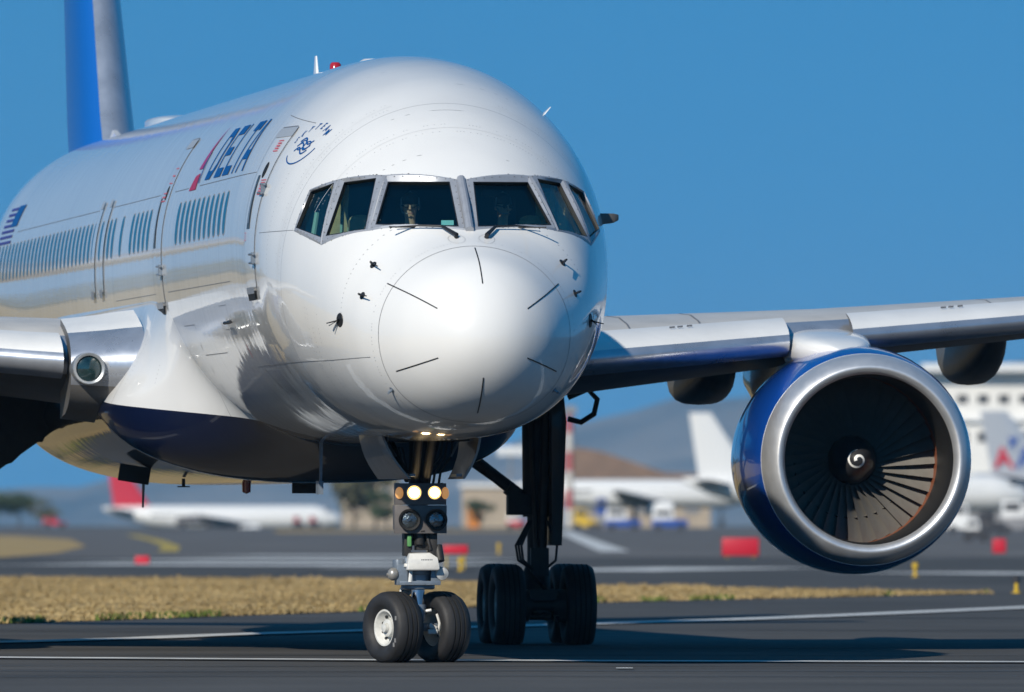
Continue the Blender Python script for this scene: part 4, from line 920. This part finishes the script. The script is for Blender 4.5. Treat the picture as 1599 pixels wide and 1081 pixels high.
# one ground sheet: level field, dropping past the far apron into the valley
mb = MB(); yy = [-900,-300,-126,0,200,400,700,1050,1150,1250,1350,1500,1650,1800,1950,2200,3000,4500,7000,11000,15500]; xx = [-9000,-3000,-900,-300,0,300,900,3000,9000]
for y in yy: mb.v += [(x, y, -.03+max(gz(y), -260)) for x in xx]
n = len(xx)
for j in range(len(yy)-1):
    for i in range(n-1): mb.f.append((j*n+i, j*n+i+1, (j+1)*n+i+1, (j+1)*n+i)); mb.m.append(0); mb.sm.append(True)
g = mb.build('ground', M_VALLEY); tag(g, kind='structure')
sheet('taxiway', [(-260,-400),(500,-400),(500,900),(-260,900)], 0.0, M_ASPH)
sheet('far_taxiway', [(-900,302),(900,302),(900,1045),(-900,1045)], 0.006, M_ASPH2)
tar = mat('tar_seal', (.014,.014,.014), .45); RUBM = mat('rubber_marks', (.030,.029,.028), .8, var=.5, vscale=.8)
for v, w, ph in ((1041,.20,0),(1049,.26,1.3),(1057,.16,2.1),(1024,.3,.6),(966,.5,2.9),(985,.35,.2)):
    d = 31150/(v-798); TS = MB(); P = [(x, d-CAMD+.25*math.sin(x*.9+ph)+.12*math.sin(x*2.3+ph)) for x in np.linspace(-16, 16, 60)]
    TS.add([(x, y-w/2*(.6+.4*math.sin(x*1.7+ph)), .009) for x, y in P]+[(x, y+w/2, .009) for x, y in P], [(i, i+1, 61+i, 60+i) for i in range(59)], 0, False)
    tag(TS.build('tar_seam', tar if w < .28 else RUBM), kind='structure')
# dry grass island beyond the taxiway, a wedge that ends to the right
near = [(-34,-76),(-17.5,0),pix(0,176)[:2],pix(560,198)[:2],pix(950,218)[:2],pix(1300,231)[:2],pix(1540,241)[:2]]
far = [pix(1540,243)[:2],pix(950,264)[:2],pix(560,291)[:2],pix(0,299)[:2],(-60,176),(-250,178)]
GR = near+far+[(-250,-300),(-92,-300)]
sheet('dry_grass_verge', GR, .012, M_DRY)
sheet('distant_grass', [pix(-700,430)[:2],pix(0,425)[:2],pix(90,470)[:2],pix(135,560)[:2],pix(110,700)[:2],pix(20,800)[:2],pix(-900,820)[:2]], .016, M_DRY)
sheet('apron_verge', [pix(430,905)[:2],pix(860,960)[:2],pix(860,1040)[:2],pix(430,1040)[:2]], .016, M_DRY)
sheet('left_grass', [(-17,178),(-50,960),(-900,960),(-900,178)], .019, M_DRY)
def stripe(name, pts, w, m, label=None, z=.020):
    """painted line as a flat band; w is its width on the ground"""
    P = [Vector((x, y, 0)) for x, y in pts]; L = []; Q = []
    for i in range(len(P)):
        t = (P[min(i+1, len(P)-1)]-P[max(i-1, 0)]).normalized(); s = Vector((-t.y, t.x, 0)); L.append((P[i]+s*w/2)[:2]+(z,)); Q.append((P[i]-s*w/2)[:2]+(z,))
    k = len(P); mb = MB(); mb.add(L+Q, [(i, i+1, k+i+1, k+i) for i in range(k-1)], 0, False); o = mb.build(name, m); tag(o, kind='structure'); return o
def pl(L): return [pix(u, 31150/(v-798))[:2] for u, v in L]
stripe('near_line', pl([(-500,1025),(0,1029),(300,1031),(600,1033),(1000,1034.5),(1599,1036),(2200,1037)]), .85, M_PAINT)
stripe('curved_line', pl([(-500,1017),(0,1005),(120,1001.5),(240,998),(310,994.5),(480,989),(700,982.5),(950,975),(1150,969),(1340,961.5),(1599,950),(2000,930)]), .8, M_PAINT)
stripe('line_dash', pl([(962,1046),(988,1046)]), .45, M_PAINT)
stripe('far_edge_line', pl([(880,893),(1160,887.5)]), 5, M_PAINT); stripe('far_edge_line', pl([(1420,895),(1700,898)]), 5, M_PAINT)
for (u0, v0, u1, v1, w) in ((250,884,520,881,14),(300,877,590,874,12),(410,870,600,868,9),(880,830,960,862,1.2),(540,888,620,887,4)): stripe('far_mirage_and_marking', pl([(u0, v0), ((u0+u1)/2, (v0+v1)/2+.6), (u1, v1)]), w, M_PAINT)  # wide bands paint the white mirage glare; narrow ones are markings
stripe('yellow_curve', pl([(205,836),(245,845),(268,854),(262,862)]), .8, M_YPAINT)

# dry blades over the verge, thick at its edges, with green tufts by the asphalt
def blades():
    m = bpy.data.materials.new('dry_grass_blades'); m.use_nodes = True; nt = m.node_tree; N = nt.nodes; L = nt.links; p = N['Principled BSDF']
    at = N.new('ShaderNodeAttribute'); at.attribute_name = 'tint'; L.new(at.outputs['Color'], p.inputs['Base Color']); p.inputs['Roughness'].default_value = .9; p.inputs['Specular IOR Level'].default_value = .1
    e0 = [Vector((*q, 0)) for q in near[1:]]; f0 = [Vector((*q, 0)) for q in (far[0],far[1],far[2],far[3],far[4])][::-1]
    pts = []
    def inside(x, y):
        c = False; n = len(GR)
        for i in range(n):
            x0, y0 = GR[i]; x1, y1 = GR[(i+1) % n]
            if (y0 > y) != (y1 > y) and x < (x1-x0)*(y-y0)/(y1-y0)+x0: c = not c
        return c
    while len(pts) < 90000:
        y = random.uniform(20, 178); x = random.uniform(-.055*(y+126)-2, .05*(y+126)+.5)
        if inside(x, y): pts.append((x, y, random.random()**2, 0))
    for E_, k, gr in ((e0, 15000, 1), (f0, 5000, 0)):
        ls = [(E_[i+1]-E_[i]).length for i in range(len(E_)-1)]
        for _ in range(k):
            i = random.choices(range(len(ls)), ls)[0]; q = E_[i].lerp(E_[i+1], random.random()); d = random.random()**2*(2.2 if gr else 5)
            x, y = q.x+random.gauss(0, .05), q.y+(d if gr else -d)+random.gauss(0, .3)
            clump = math.sin(x*2.1)+math.sin(x*5.3+1)+math.sin(x*.7)
            pts.append((x, y, random.random()*(1.15 if clump > .3 else .55), 1 if gr and clump > .45 and random.random() < .75 else 0))
    n = len(pts); V = np.zeros((n*3, 3)); T = np.zeros((n*3, 4)); T[:, 3] = 1
    for i, (x, y, h, g_) in enumerate(pts):
        H_ = .012+(.09 if i >= 90000 else .035)*h; a = random.uniform(0, 2*math.pi); w = .012+.02*random.random(); lx, ly = random.gauss(0, .05), random.gauss(0, .05)
        V[3*i] = (x-w*math.cos(a), y-w*math.sin(a), 0); V[3*i+1] = (x+w*math.cos(a), y+w*math.sin(a), 0); V[3*i+2] = (x+lx, y+ly, H_)
        s = random.uniform(.92, 1.06); s *= 1+.16*math.sin(x*.9+math.sin(y*.11)*2)*math.sin(y*.13+x*.21)+.10*math.sin(y*.7+x*1.7); c = (.11*s,.15*s,.035*s) if g_ else (.39*s,.285*s,.135*s*random.uniform(.92,1.08)); T[3*i:3*i+3, :3] = c
    me = bpy.data.meshes.new('dry_grass_blades'); me.from_pydata(V.tolist(), [], [(3*i, 3*i+1, 3*i+2) for i in range(n)])
    at = me.color_attributes.new('tint', 'FLOAT_COLOR', 'POINT'); at.data.foreach_set('color', T.ravel())
    me.materials.append(m); o = bpy.data.objects.new('dry_grass_blades', me); COL.objects.link(o); o.location.z = .012
    tag(o, 'short dry straw-coloured grass with green tufts along the asphalt edge', 'grass', kind='stuff')
blades()

# distant mountains, hazy behind the apron
def ridge(name, x0, x1, y, hfun, depth, m):
    mb = MB(); nx, ny = 120, 14
    for j in range(ny+1):
        t = j/ny
        for i in range(nx+1):
            x = x0+(x1-x0)*i/nx; h = hfun(x)*math.sin(math.pi*min(t*.5+0, .5))
            mb.v.append((x, y+depth*t, -260+(h+260)*(math.sin(t*math.pi/2))+ (math.sin(x*.004+j*1.7)+math.sin(x*.009+j*.9))*14*math.sin(math.pi*t)))
    for j in range(ny):
        for i in range(nx): a = j*(nx+1)+i; mb.f.append((a, a+1, a+nx+2, a+nx+1)); mb.m.append(0); mb.sm.append(True)
    return tag(mb.build(name, m, angle=180), kind='structure')
HX = lambda u, d: (u-799.5)*d/FPX
ridge('mountains', -3000, 3500, 12000, lambda x: 30+150/(1+math.exp(-(x-100)/160))+8*math.sin(x*.013)+5*math.sin(x*.04), 2500, M_HILL)

# ---- trees beyond the field
M_LEAF = mat('leaf_green', (.045,.07,.028), .8, var=.4, vscale=3); M_LEAFT = mat('leaf_olive', (.11,.105,.05), .8, var=.35, vscale=2); M_TRUNK = mat('bark', (.10,.075,.05), .9)
def tree(x, y, h, w, m, label, z0=0.0, group='trees beyond the field', nleaf=900, name='broadleaf_tree'):
    root = empty(name, (x, y, z0)); tag(root, label, 'tree', group)
    mb = MB(); mb.tube([(0,0,-.5),(.05*w,0,h*.25),(-.02*w,.05*w,h*.5),(.02*w,0,h*.8)], [h*.03,h*.024,h*.018,h*.006], 7)
    cl = []
    for k in range(9):
        a = random.uniform(0, 6.28); zz = h*random.uniform(.38, .88); rr = w*.5*random.uniform(.25, .8)*(1.15-abs(zz/h-.6)); e = (rr*math.cos(a), rr*math.sin(a), zz); mb.tube([(0,0,zz-h*.18), e], [h*.012,h*.004], 5); cl.append(e)
    mb.build('trunk', M_TRUNK, root)
    vs = []; fs = []
    for i in range(nleaf):
        c = Vector(random.choice(cl))+Vector((random.gauss(0, w*.11), random.gauss(0, w*.11), random.gauss(0, h*.07))); s = h*random.uniform(.018, .045); q = Euler((random.uniform(0,3),random.uniform(0,3),random.uniform(0,3))).to_matrix()
        o = len(vs); vs += [tuple(c+q@Vector(p)*s) for p in ((-1,-.6,0),(1,-.6,.2),(1,.6,0),(-1,.6,.25))]; fs.append((o,o+1,o+2,o+3))
    mb = MB(); mb.add(vs, fs, 0, False); mb.build('crown', m, root, weld=False)
    return root
tz = lambda d: gz(d-126)
mb = MB()
for k in range(5200):   # the wood along the far left side of the field
    x = random.uniform(-430, -75); y = 930+random.gauss(0, 14); hh = 8+3.5*math.sin(x*.05)+2*math.sin(x*.17); z = random.uniform(0, hh); s = random.uniform(.5, 1.1); q = Euler((random.uniform(0,3),random.uniform(0,3),random.uniform(0,3))).to_matrix()
    mb.add([tuple(Vector((x, y, z))+q@Vector(p)*s) for p in ((-1,-.6,0),(1,-.6,.2),(1,.6,0),(-1,.6,.25))], [(0,1,2,3)], 0, False)
tag(mb.build('far_wood', M_LEAF, weld=False), 'dark green wood along the left side of the field', 'wood', kind='stuff')
for u, d, h, w, m, lb in ((-15,1250,3.9,6,M_LEAF,'green tree at the far left edge, cut by the picture border'),(28,1250,3.6,5,M_LEAF,'bushy dark green tree far left, beside the small red truck'),(60,1300,3.1,4.5,M_LEAFT,'low olive shrub right beside the small red truck'),
        (552,1120,6.4,4.2,M_LEAFT,'tall pale olive tree left of the nose wheel lamps, leftmost of its clump'),(585,1150,6.9,5.0,M_LEAFT,'tall olive tree directly behind the nose wheel lamps'),(603,1080,3.6,3.2,M_LEAF,'low dark bush tucked at the foot of the olive trees'),(748,1090,2.6,2.4,M_LEAF,'small dark round bush between the nose wheel and the main wheel')):
    x, y, _ = pix(u, d); tree(x, y, h, w, m, lb, tz(d))

# ================================================================== far side of the field
M_BGW = mat('far_white', (.74,.74,.73), .35, 0, .5, .1); M_BGSIL = mat('far_bare_metal', (.50,.51,.53), .35, .5); M_BGRED = mat('far_red', (.50,.012,.03), .4); M_BGGREY = mat('far_grey', (.22,.22,.23), .5); M_BGDK = mat('far_dark', (.03,.03,.035), .5); M_BGBLUE = mat('far_blue', (.02,.07,.30), .4); M_BGYEL = mat('far_yellow', (.55,.36,.02), .5); M_TAN = mat('wall_tan', (.38,.31,.23), .8, var=.12, vscale=.5); M_ROOF = mat('roof_brown', (.20,.13,.09), .8, var=.2, vscale=.6); M_TERM = mat('terminal_white', (.74,.73,.70), .6, var=.08, vscale=.2); M_TEALROOF = mat('roof_teal', (.06,.16,.13), .6); M_ORANGE = mat('far_orange', (.6,.2,.02), .5)
def far_airliner(x, y, z, rz, Ln, r, gear, mf, mt, label, tipwhite=False, group=None):
    """local frame: nose at -Y end, tail at +Y"""
    root = empty('parked_airliner', (x, y, z), rz); tag(root, label, 'airliner', group)
    zc_ = gear+r; mb = MB(); st = [(0,.02,-.25),(.012,.30,-.22),(.035,.58,-.14),(.075,.85,-.05),(.12,1,0),(.68,1,0),(.80,.86,.12),(.92,.50,.42),(1,.12,.72)]
    mb.loft([[(r*w*math.cos(t), Ln*u, zc_+r*o+r*w*math.sin(t)) for t in np.linspace(0, 2*math.pi, 28, endpoint=False)] for u, w, o in st]); mb.build('fuselage', mf, root, 60)
    k = r/1.9
    fin = [((0,Ln*.80,zc_+r*.85),(0,Ln*.155,0),(.5*k,0,0)), ((0,Ln*.92,zc_+r+6.3*k),(0,Ln*.062,0),(.2*k,0,0))]
    tapered(fin, 'tail_fin', mt, mt, root, 'fin_edge')
    if tipwhite: mb = MB(); mb.box((0,Ln*.955,zc_+r+6.0*k), (.34*k,Ln*.075,1.0*k), (R(-14),0,0)); mb.build('fin_tip', M_BGW, root)
    for sg in (1, -1):
        tapered([((sg*r*.4,Ln*.86,zc_+r*.45),(0,Ln*.1,0),(0,0,.4*k)), ((sg*6.2*k,Ln*.945,zc_+r*.45+.5*k),(0,Ln*.045,0),(0,0,.15*k))], 'tailplane', M_BGGREY, M_BGGREY, root, 'tailplane_edge')
        tapered([((sg*r*.6,Ln*.36,zc_-r*.6),(0,Ln*.2,0),(0,0,.9*k)), ((sg*16*k,Ln*.58,zc_-r*.6+1.5*k),(0,Ln*.045,0),(0,0,.2*k))], 'wing', M_BGGREY, M_BGSIL, root)
        mb = MB(); mb.lathe([(0,.85*k),(.1,1.0*k),(1.4*k,1.08*k),(3.2*k,.8*k),(3.2*k,.1)], (sg*5.3*k,Ln*.34,zc_-r*1.1), (0,1,0), 20); mb.lathe([(.2,.85*k),(.8,.1)], (sg*5.3*k,Ln*.34,zc_-r*1.1), (0,1,0), 20, 1); mb.build('engine', [mf, M_BGDK], root)
        mb = MB(); mb.tube([(sg*2.6*k,Ln*.5,zc_-r*.5),(sg*2.6*k,Ln*.5,.5)], .16, 8)
        for q in (-.35, .35): mb.lathe([(-.18,.1),(-.18,.5),(.18,.5),(.18,.1)], (sg*2.6*k+q,Ln*.5,.5), (1,0,0), 14)
        mb.build('main_gear', M_BGDK, root)
        w = MB(); w.add([(sg*r*.985,Ln*(.14+.005*0),zc_+r*.12)]*0, [])
        for q in range(46):
            a = Ln*.15+q*Ln*.0145
            if a > Ln*.80: break
            w.add([(sg*(r*.975+.012),a,zc_+r*.10),(sg*(r*.975+.012),a+.26,zc_+r*.10),(sg*(r*.945+.012),a+.26,zc_+r*.31),(sg*(r*.945+.012),a,zc_+r*.31)], [(0,1,2,3)], 0, False)
        w.build('window_row', M_BGDK, root)
    mb = MB(); mb.tube([(0,Ln*.12,zc_-r*.7),(0,Ln*.12,.4)], .12, 8); mb.lathe([(-.3,.08),(-.3,.38),(.3,.38),(.3,.08)], (0,Ln*.12,.4), (1,0,0), 14); mb.build('nose_gear', M_BGDK, root)
    mb = MB(); mb.add([(-r*.45,Ln*.052,zc_+r*.42),(r*.45,Ln*.052,zc_+r*.42),(r*.36,Ln*.072,zc_+r*.68),(-r*.36,Ln*.072,zc_+r*.68)], [(0,1,2,3)], 0, False); mb.box((0,Ln*.066,zc_+r*.5), (r*1.15,.8,r*.24)); mb.build('cockpit_windows', M_BGDK, root)
    return root
def at(u, d, z=0): p = pix(u, d); return p[0], p[1], z
# red-tailed airliner at left, nose to the right
x, y, _ = at(176, 1900); far_airliner(x+35.5, y, -2.9, R(90), 37, 1.9, 1.6, M_BGW, M_BGRED, 'distant white airliner with a bright red tail fin on the left, below the navy belly', True)
x, y, _ = at(826, 1400); far_airliner(x+25, y, -.15, R(92), 26, 1.62, 2.1, M_BGW, M_BGW, 'small white airliner partly hidden behind the dark main wheel leg')
x, y, _ = at(1106, 1290); far_airliner(x+34, y, -.2, R(97), 37, 1.95, 1.7, M_BGW, M_BGW, 'distant white airliner whose tall white tail fin shows left of the blue engine')
x, y, _ = at(1545, 1300); AA = far_airliner(x+43.2, y, -.3, R(90), 45, 1.9, 2.4, M_BGSIL, M_BGSIL, 'bare metal airliner with letters and a blue eagle on its tail fin')
# tail emblem of the bare metal airliner, on the fin face towards the taxiway
k = 1.0; Lf = 45; zc_ = 2.4+1.9
def fin_pt(u, v, off=-.30):   # u metres towards the nose from the fin's rear edge, v metres above the fuselage top
    return Vector((off, Lf*.955-u+ (v*.10), zc_+1.9+v))
for ch, u, m_ in (('A', 1.35, M_BGRED), ('A', 3.7, M_BGBLUE)):
    text_mesh(ch, lambda X, Y, u=u: fin_pt(u+X, .30+Y), 'tail_letter', m_, AA, size=3.0, bold=.07)
mb = MB(); P = [(-.9,0),(-.5,.9),(-.75,1.9),(-.2,1.35),(0,1.9),(.25,1.35),(.8,1.9),(.5,.9),(.15,.55),(0,-.6),(-.2,.5)]; mb.add([fin_pt(2.6+a*.75, 2.35+b*.7, -.29) for a, b in P], [tuple(range(len(P)))], 0, False); mb.build('tail_eagle', M_BGBLUE, AA)

# white terminal building at far right
def block(root, name, x, y, z, dx, dy, dz, m): mb = MB(); mb.box((x,y,z+dz/2), (dx,dy,dz)); return mb.build(name, m, root)
x, y, _ = at(1452, 1430); T = empty('terminal_building', (x, y, -.4)); tag(T, 'large white terminal building with rows of dark windows at the far right', 'building')
W_ = block(T, 'wall', 32, 12, 0, 64, 24, 18.2, M_TERM); block(T, 'roof', 32, 11, 18.2, 66, 27, .9, M_BGW); block(T, 'teal_canopy', 42, -1.6, 17.0, 45, 3, .5, M_TEALROOF)
win = None
for row, (zz, hh) in enumerate(((15.0,1.0),(10.6,1.2),(5.6,1.6))):
    for i in range(26):
        if row == 1 and i % 3 == 0: continue
        mb = MB(); mb.box((1.4+i*2.4,-.03,zz), (1.25,.10,hh)); mb.build('window', M_BGDK, W_)
block(T, 'ledge', 32, -.35, 12.4, 64.6, .7, .5, M_BGW); block(T, 'dark_bay', 22, -.1, .4, 36, .3, 4.2, M_BGGREY)
mb = MB(); mb.box((10,-9,5.2), (3,18,3)); mb.box((10,-16,2.2), (1.2,1.2,4.2)); mb.build('boarding_bridge', M_BGW, T)
# brown roofed hangar and tan buildings in the middle
x, y, _ = at(893, 1600); Hn = empty('hangar', (x, y, -1.0)); tag(Hn, 'low tan hangar with a sloping brown roof right of the main wheel leg', 'building')
block(Hn, 'wall', 9, 8, 0, 18, 16, 6.6, M_TAN)
mb = MB(); mb.loft([[(-1,-1,6.6),(-1,17,6.6),(-1,17,11.2),(-1,-1,11.2)],[(4,-1,6.6),(4,17,6.6),(4,17,10.3),(4,-1,10.3)],[(12,-1,6.6),(12,17,6.6),(12,17,7.6),(12,-1,7.6)],[(19.5,-1,6.6),(19.5,17,6.6),(19.5,17,7.3),(19.5,-1,7.3)]], smooth=False); mb.build('roof', M_ROOF, Hn)
for i in range(5): mb = MB(); mb.box((2+i*3.4,-.05,3.6), (2.0,.2,2.6)); mb.build('window', M_BGGREY, Hn)
x, y, _ = at(535, 1500); Bd = empty('tan_building', (x, y, -.7)); tag(Bd, 'small tan block building behind the olive trees left of the nose wheel', 'building')
block(Bd, 'wall', 3.4, 4, 0, 7.0, 8, 7.2, M_TAN); block(Bd, 'roof', 3.4, 4, 7.2, 7.6, 8.6, .4, M_ROOF)
for i in range(3): mb = MB(); mb.box((1.4+i*2,-.04,4.6), (1.0,.1,1.4)); mb.build('window', M_BGGREY, Bd)
x, y, _ = at(735, 1500); Bd = empty('low_building', (x, y, -.7)); tag(Bd, 'low tan and orange shed between the nose wheel and the main wheel leg', 'building')
block(Bd, 'wall', 2.4, 4, 0, 7, 8, 5.2, M_TAN); block(Bd, 'roof', 2.4, 4, 5.2, 7.6, 8.8, .5, M_BGW); block(Bd, 'door', .4, -.04, 0, 1.6, .1, 2.8, M_ORANGE)
x, y, _ = at(889, 1330); Ms = empty('striped_mast', (x, y, -.2)); tag(Ms, 'tall red and white striped mast right beside the main wheel leg', 'mast')
for k in range(6): mb = MB(); mb.tube([(0,0,k*2.05),(0,0,(k+1)*2.05)], .42, 12); mb.build('mast_band', mat('faded_red', (.42,.10,.10), .6) if k % 2 else mat('faded_white', (.55,.52,.48), .6), Ms)
mb = MB(); mb.box((.05,0,12.7), (1.5,1.2,.9)); mb.build('mast_head', M_BGGREY, Ms)

x, y, _ = at(797, 1500); Fm = empty('floodlight_mast', (x, y, -.7)); tag(Fm, 'floodlight mast with a wide white lamp head left of the main wheel leg', 'mast')
mb = MB(); mb.tube([(0,0,0),(0,0,9.0)], [.22,.14], 8); mb.build('pole', M_BGGREY, Fm)
for q in (-1.1, 0, 1.1): mb = MB(); mb.box((q,-.1,9.6), (.95,.5,1.25)); mb.build('lamp_head', M_BGW, Fm, bevel=.08)

# service vehicles on the far apron
def vehicle(u, d, Ln, wd, h, body, lower, label, rz=0.0, cat='vehicle', name='service_van', cab=.62):
    x, y, _ = at(u, d); root = empty(name, (x, y, tz(d)), rz); tag(root, label, cat)
    mb = MB(); mb.box((0,0,.28+h*.2), (Ln,wd,h*.40)); mb.build('body', lower, root, bevel=.06)
    mb = MB(); mb.box((-Ln*(1-cab)/2,0,.28+h*.66), (Ln*cab,wd*.94,h*.56), taper=.93); mb.build('cabin', body, root, bevel=.06)
    for q in (-1, 1): mb = MB(); mb.box((-Ln*(1-cab)/2,q*wd*.472,.28+h*.74), (Ln*cab*.72,.03,h*.24)); mb.build('window', M_BGDK, root)
    for q in (-1, 1):
        for p in (-1, 1): mb = MB(); mb.lathe([(-.1,.05),(-.1,.30),(.1,.30),(.1,.05)], (q*Ln*.32,p*wd*.46,.30), (0,1,0), 14); mb.build('wheel', M_BGDK, root)
    return root
vehicle(973, 1010, 2.9, 1.6, 1.55, M_BGW, M_BGBLUE, 'left one of two white vans with blue skirts parked below the small white airliner')
vehicle(1046, 1000, 2.9, 1.6, 1.6, M_BGW, M_BGBLUE, 'right one of two white vans with blue skirts, the one nearer the blue engine')
vehicle(913, 1040, 1.9, 1.4, 1.6, M_BGYEL, M_BGYEL, 'yellow apron tractor just right of the main wheel leg', name='apron_tractor', cat='tractor')
vehicle(944, 1060, 1.5, 1.4, 2.6, M_BGBLUE, M_BGGREY, 'tall blue lift truck between the yellow tractor and the white vans', name='lift_truck', cat='truck')
vehicle(806, 1020, 1.5, 1.4, 1.2, M_BGW, M_BGRED, 'small red and white car just left of the main wheel leg', name='apron_car', cat='car')
vehicle(86, 1180, 2.2, 1.5, .75, M_BGRED, M_BGRED, 'small red pickup among the bushes at far left', name='red_pickup', cat='pickup')
vehicle(305, 1150, 3.6, 1.8, .95, M_BGGREY, M_BGDK, 'low dark tug in front of the red-tailed airliner', name='apron_tug', cat='tug')
vehicle(466, 1140, .9, .8, .9, M_BGRED, M_BGDK, 'left one of two small red carts by the far airliner nose', name='baggage_cart', cat='cart')
vehicle(491, 1150, .9, .8, .9, M_BGRED, M_BGDK, 'right one of two small red carts, the one closer to the olive trees', name='baggage_cart', cat='cart')
vehicle(1505, 900, 2.6, 1.7, 1.9, M_BGW, M_BGW, 'white catering van under the terminal right beside the blue engine')
vehicle(1548, 820, 1.8, 1.4, 1.5, M_BGDK, M_BGDK, 'black tow tractor between white vehicles at the far right', name='tow_tractor', cat='tractor')
vehicle(1590, 860, 2.4, 1.6, 2.2, M_BGW, M_BGGREY, 'white box truck cut by the right picture border', name='box_truck', cat='truck')
vehicle(1525, 640, 1.3, 1.0, .9, M_BGW, M_BGDK, 'small white cart on the taxiway edge below the terminal', name='baggage_cart', cat='cart')

# red signs, a red mirage stand-in panel, edge lights and yellow markers in the field
def sign(u, d, w, z0, z1, label, post=True):
    x, y, _ = at(u, d); root = empty('field_sign_or_mirage', (x, y, 0)); tag(root, label, 'sign')
    mb = MB(); mb.box((0,0,(z0+z1)/2), (w,.12,z1-z0)); mb.build('panel', M_BGRED, root, bevel=.02)
    mb = MB(); mb.box((0,0,(z0+z1)/2), (w+.05,.08,z1-z0+.05)); mb.build('panel_frame', M_BGDK, root)
    for q in (-1, 1): mb = MB(); mb.tube([(q*w*.36,0,0),(q*w*.36,0,z0+.02)], .025, 8); mb.build('leg', M_BGYEL, root)
sign(711, 345, .70, .42, .66, 'red taxiway sign right behind the nose wheel steering unit')
sign(1156, 420, 1.25, .10, .70, 'large blurred red sign standing left below the blue engine')
sign(222, 372, .42, .02, .26, 'low red panel standing in for the red tail mirage on the far taxiway at left')  # red panel paints the mirage reflection of the red tail fin
sign(1560, 470, .50, .02, .56, 'narrow upright red panel below the terminal at far right')  # plain upright red panel on short legs
def marker(u, v, h, label, head=None):
    d = 31150/(v-798); x, y, _ = at(u, d); root = empty('edge_light', (x, y, .02)); tag(root, label, 'light')
    mb = MB(); mb.lathe([(0,.10),(.02,.10),(.03,.045),(h*.7,.04)], (0,0,0), (0,0,1), 12); mb.build('base', M_BGYEL, root)
    mb = MB(); mb.lathe([(h*.55,.04),(h*.6,.075),(h*.92,.075),(h,.04),(h*1.01,.001)], (0,0,0), (0,0,1), 14); mb.build('head', head or M_BGYEL, root)
marker(1587, 928, .36, 'taxiway edge light with a black head on a yellow base at right border', M_BGDK)
marker(1429, 902, .34, 'yellow edge marker standing just below the blue engine')
marker(719, 893, .36, 'yellow edge marker below the red taxiway sign')
marker(673, 872, .40, 'yellow edge marker seen between the nose gear leg and the red taxiway sign')
marker(779, 866, .40, 'small yellow edge marker left of the main wheels')

# ------------------------------------------------------------------ the hazy air of the valley
mb = MB(); mb.box((0, 7250, -15), (18200, 16700, 496)); hz = mb.build('haze', [])
hm = bpy.data.materials.new('haze_air'); hm.use_nodes = True; hn = hm.node_tree.nodes; hn.remove(hn['Principled BSDF'])
pv = hn.new('ShaderNodeVolumePrincipled'); pv.inputs['Color'].default_value = (.32,.66,1.0,1); pv.inputs['Density'].default_value = 5.5e-5
hm.node_tree.links.new(pv.outputs[0], hn['Material Output'].inputs['Volume']); hz.data.materials.clear(); hz.data.materials.append(hm)
tag(hz, 'thin blue haze over the airfield and valley', 'haze', kind='stuff')
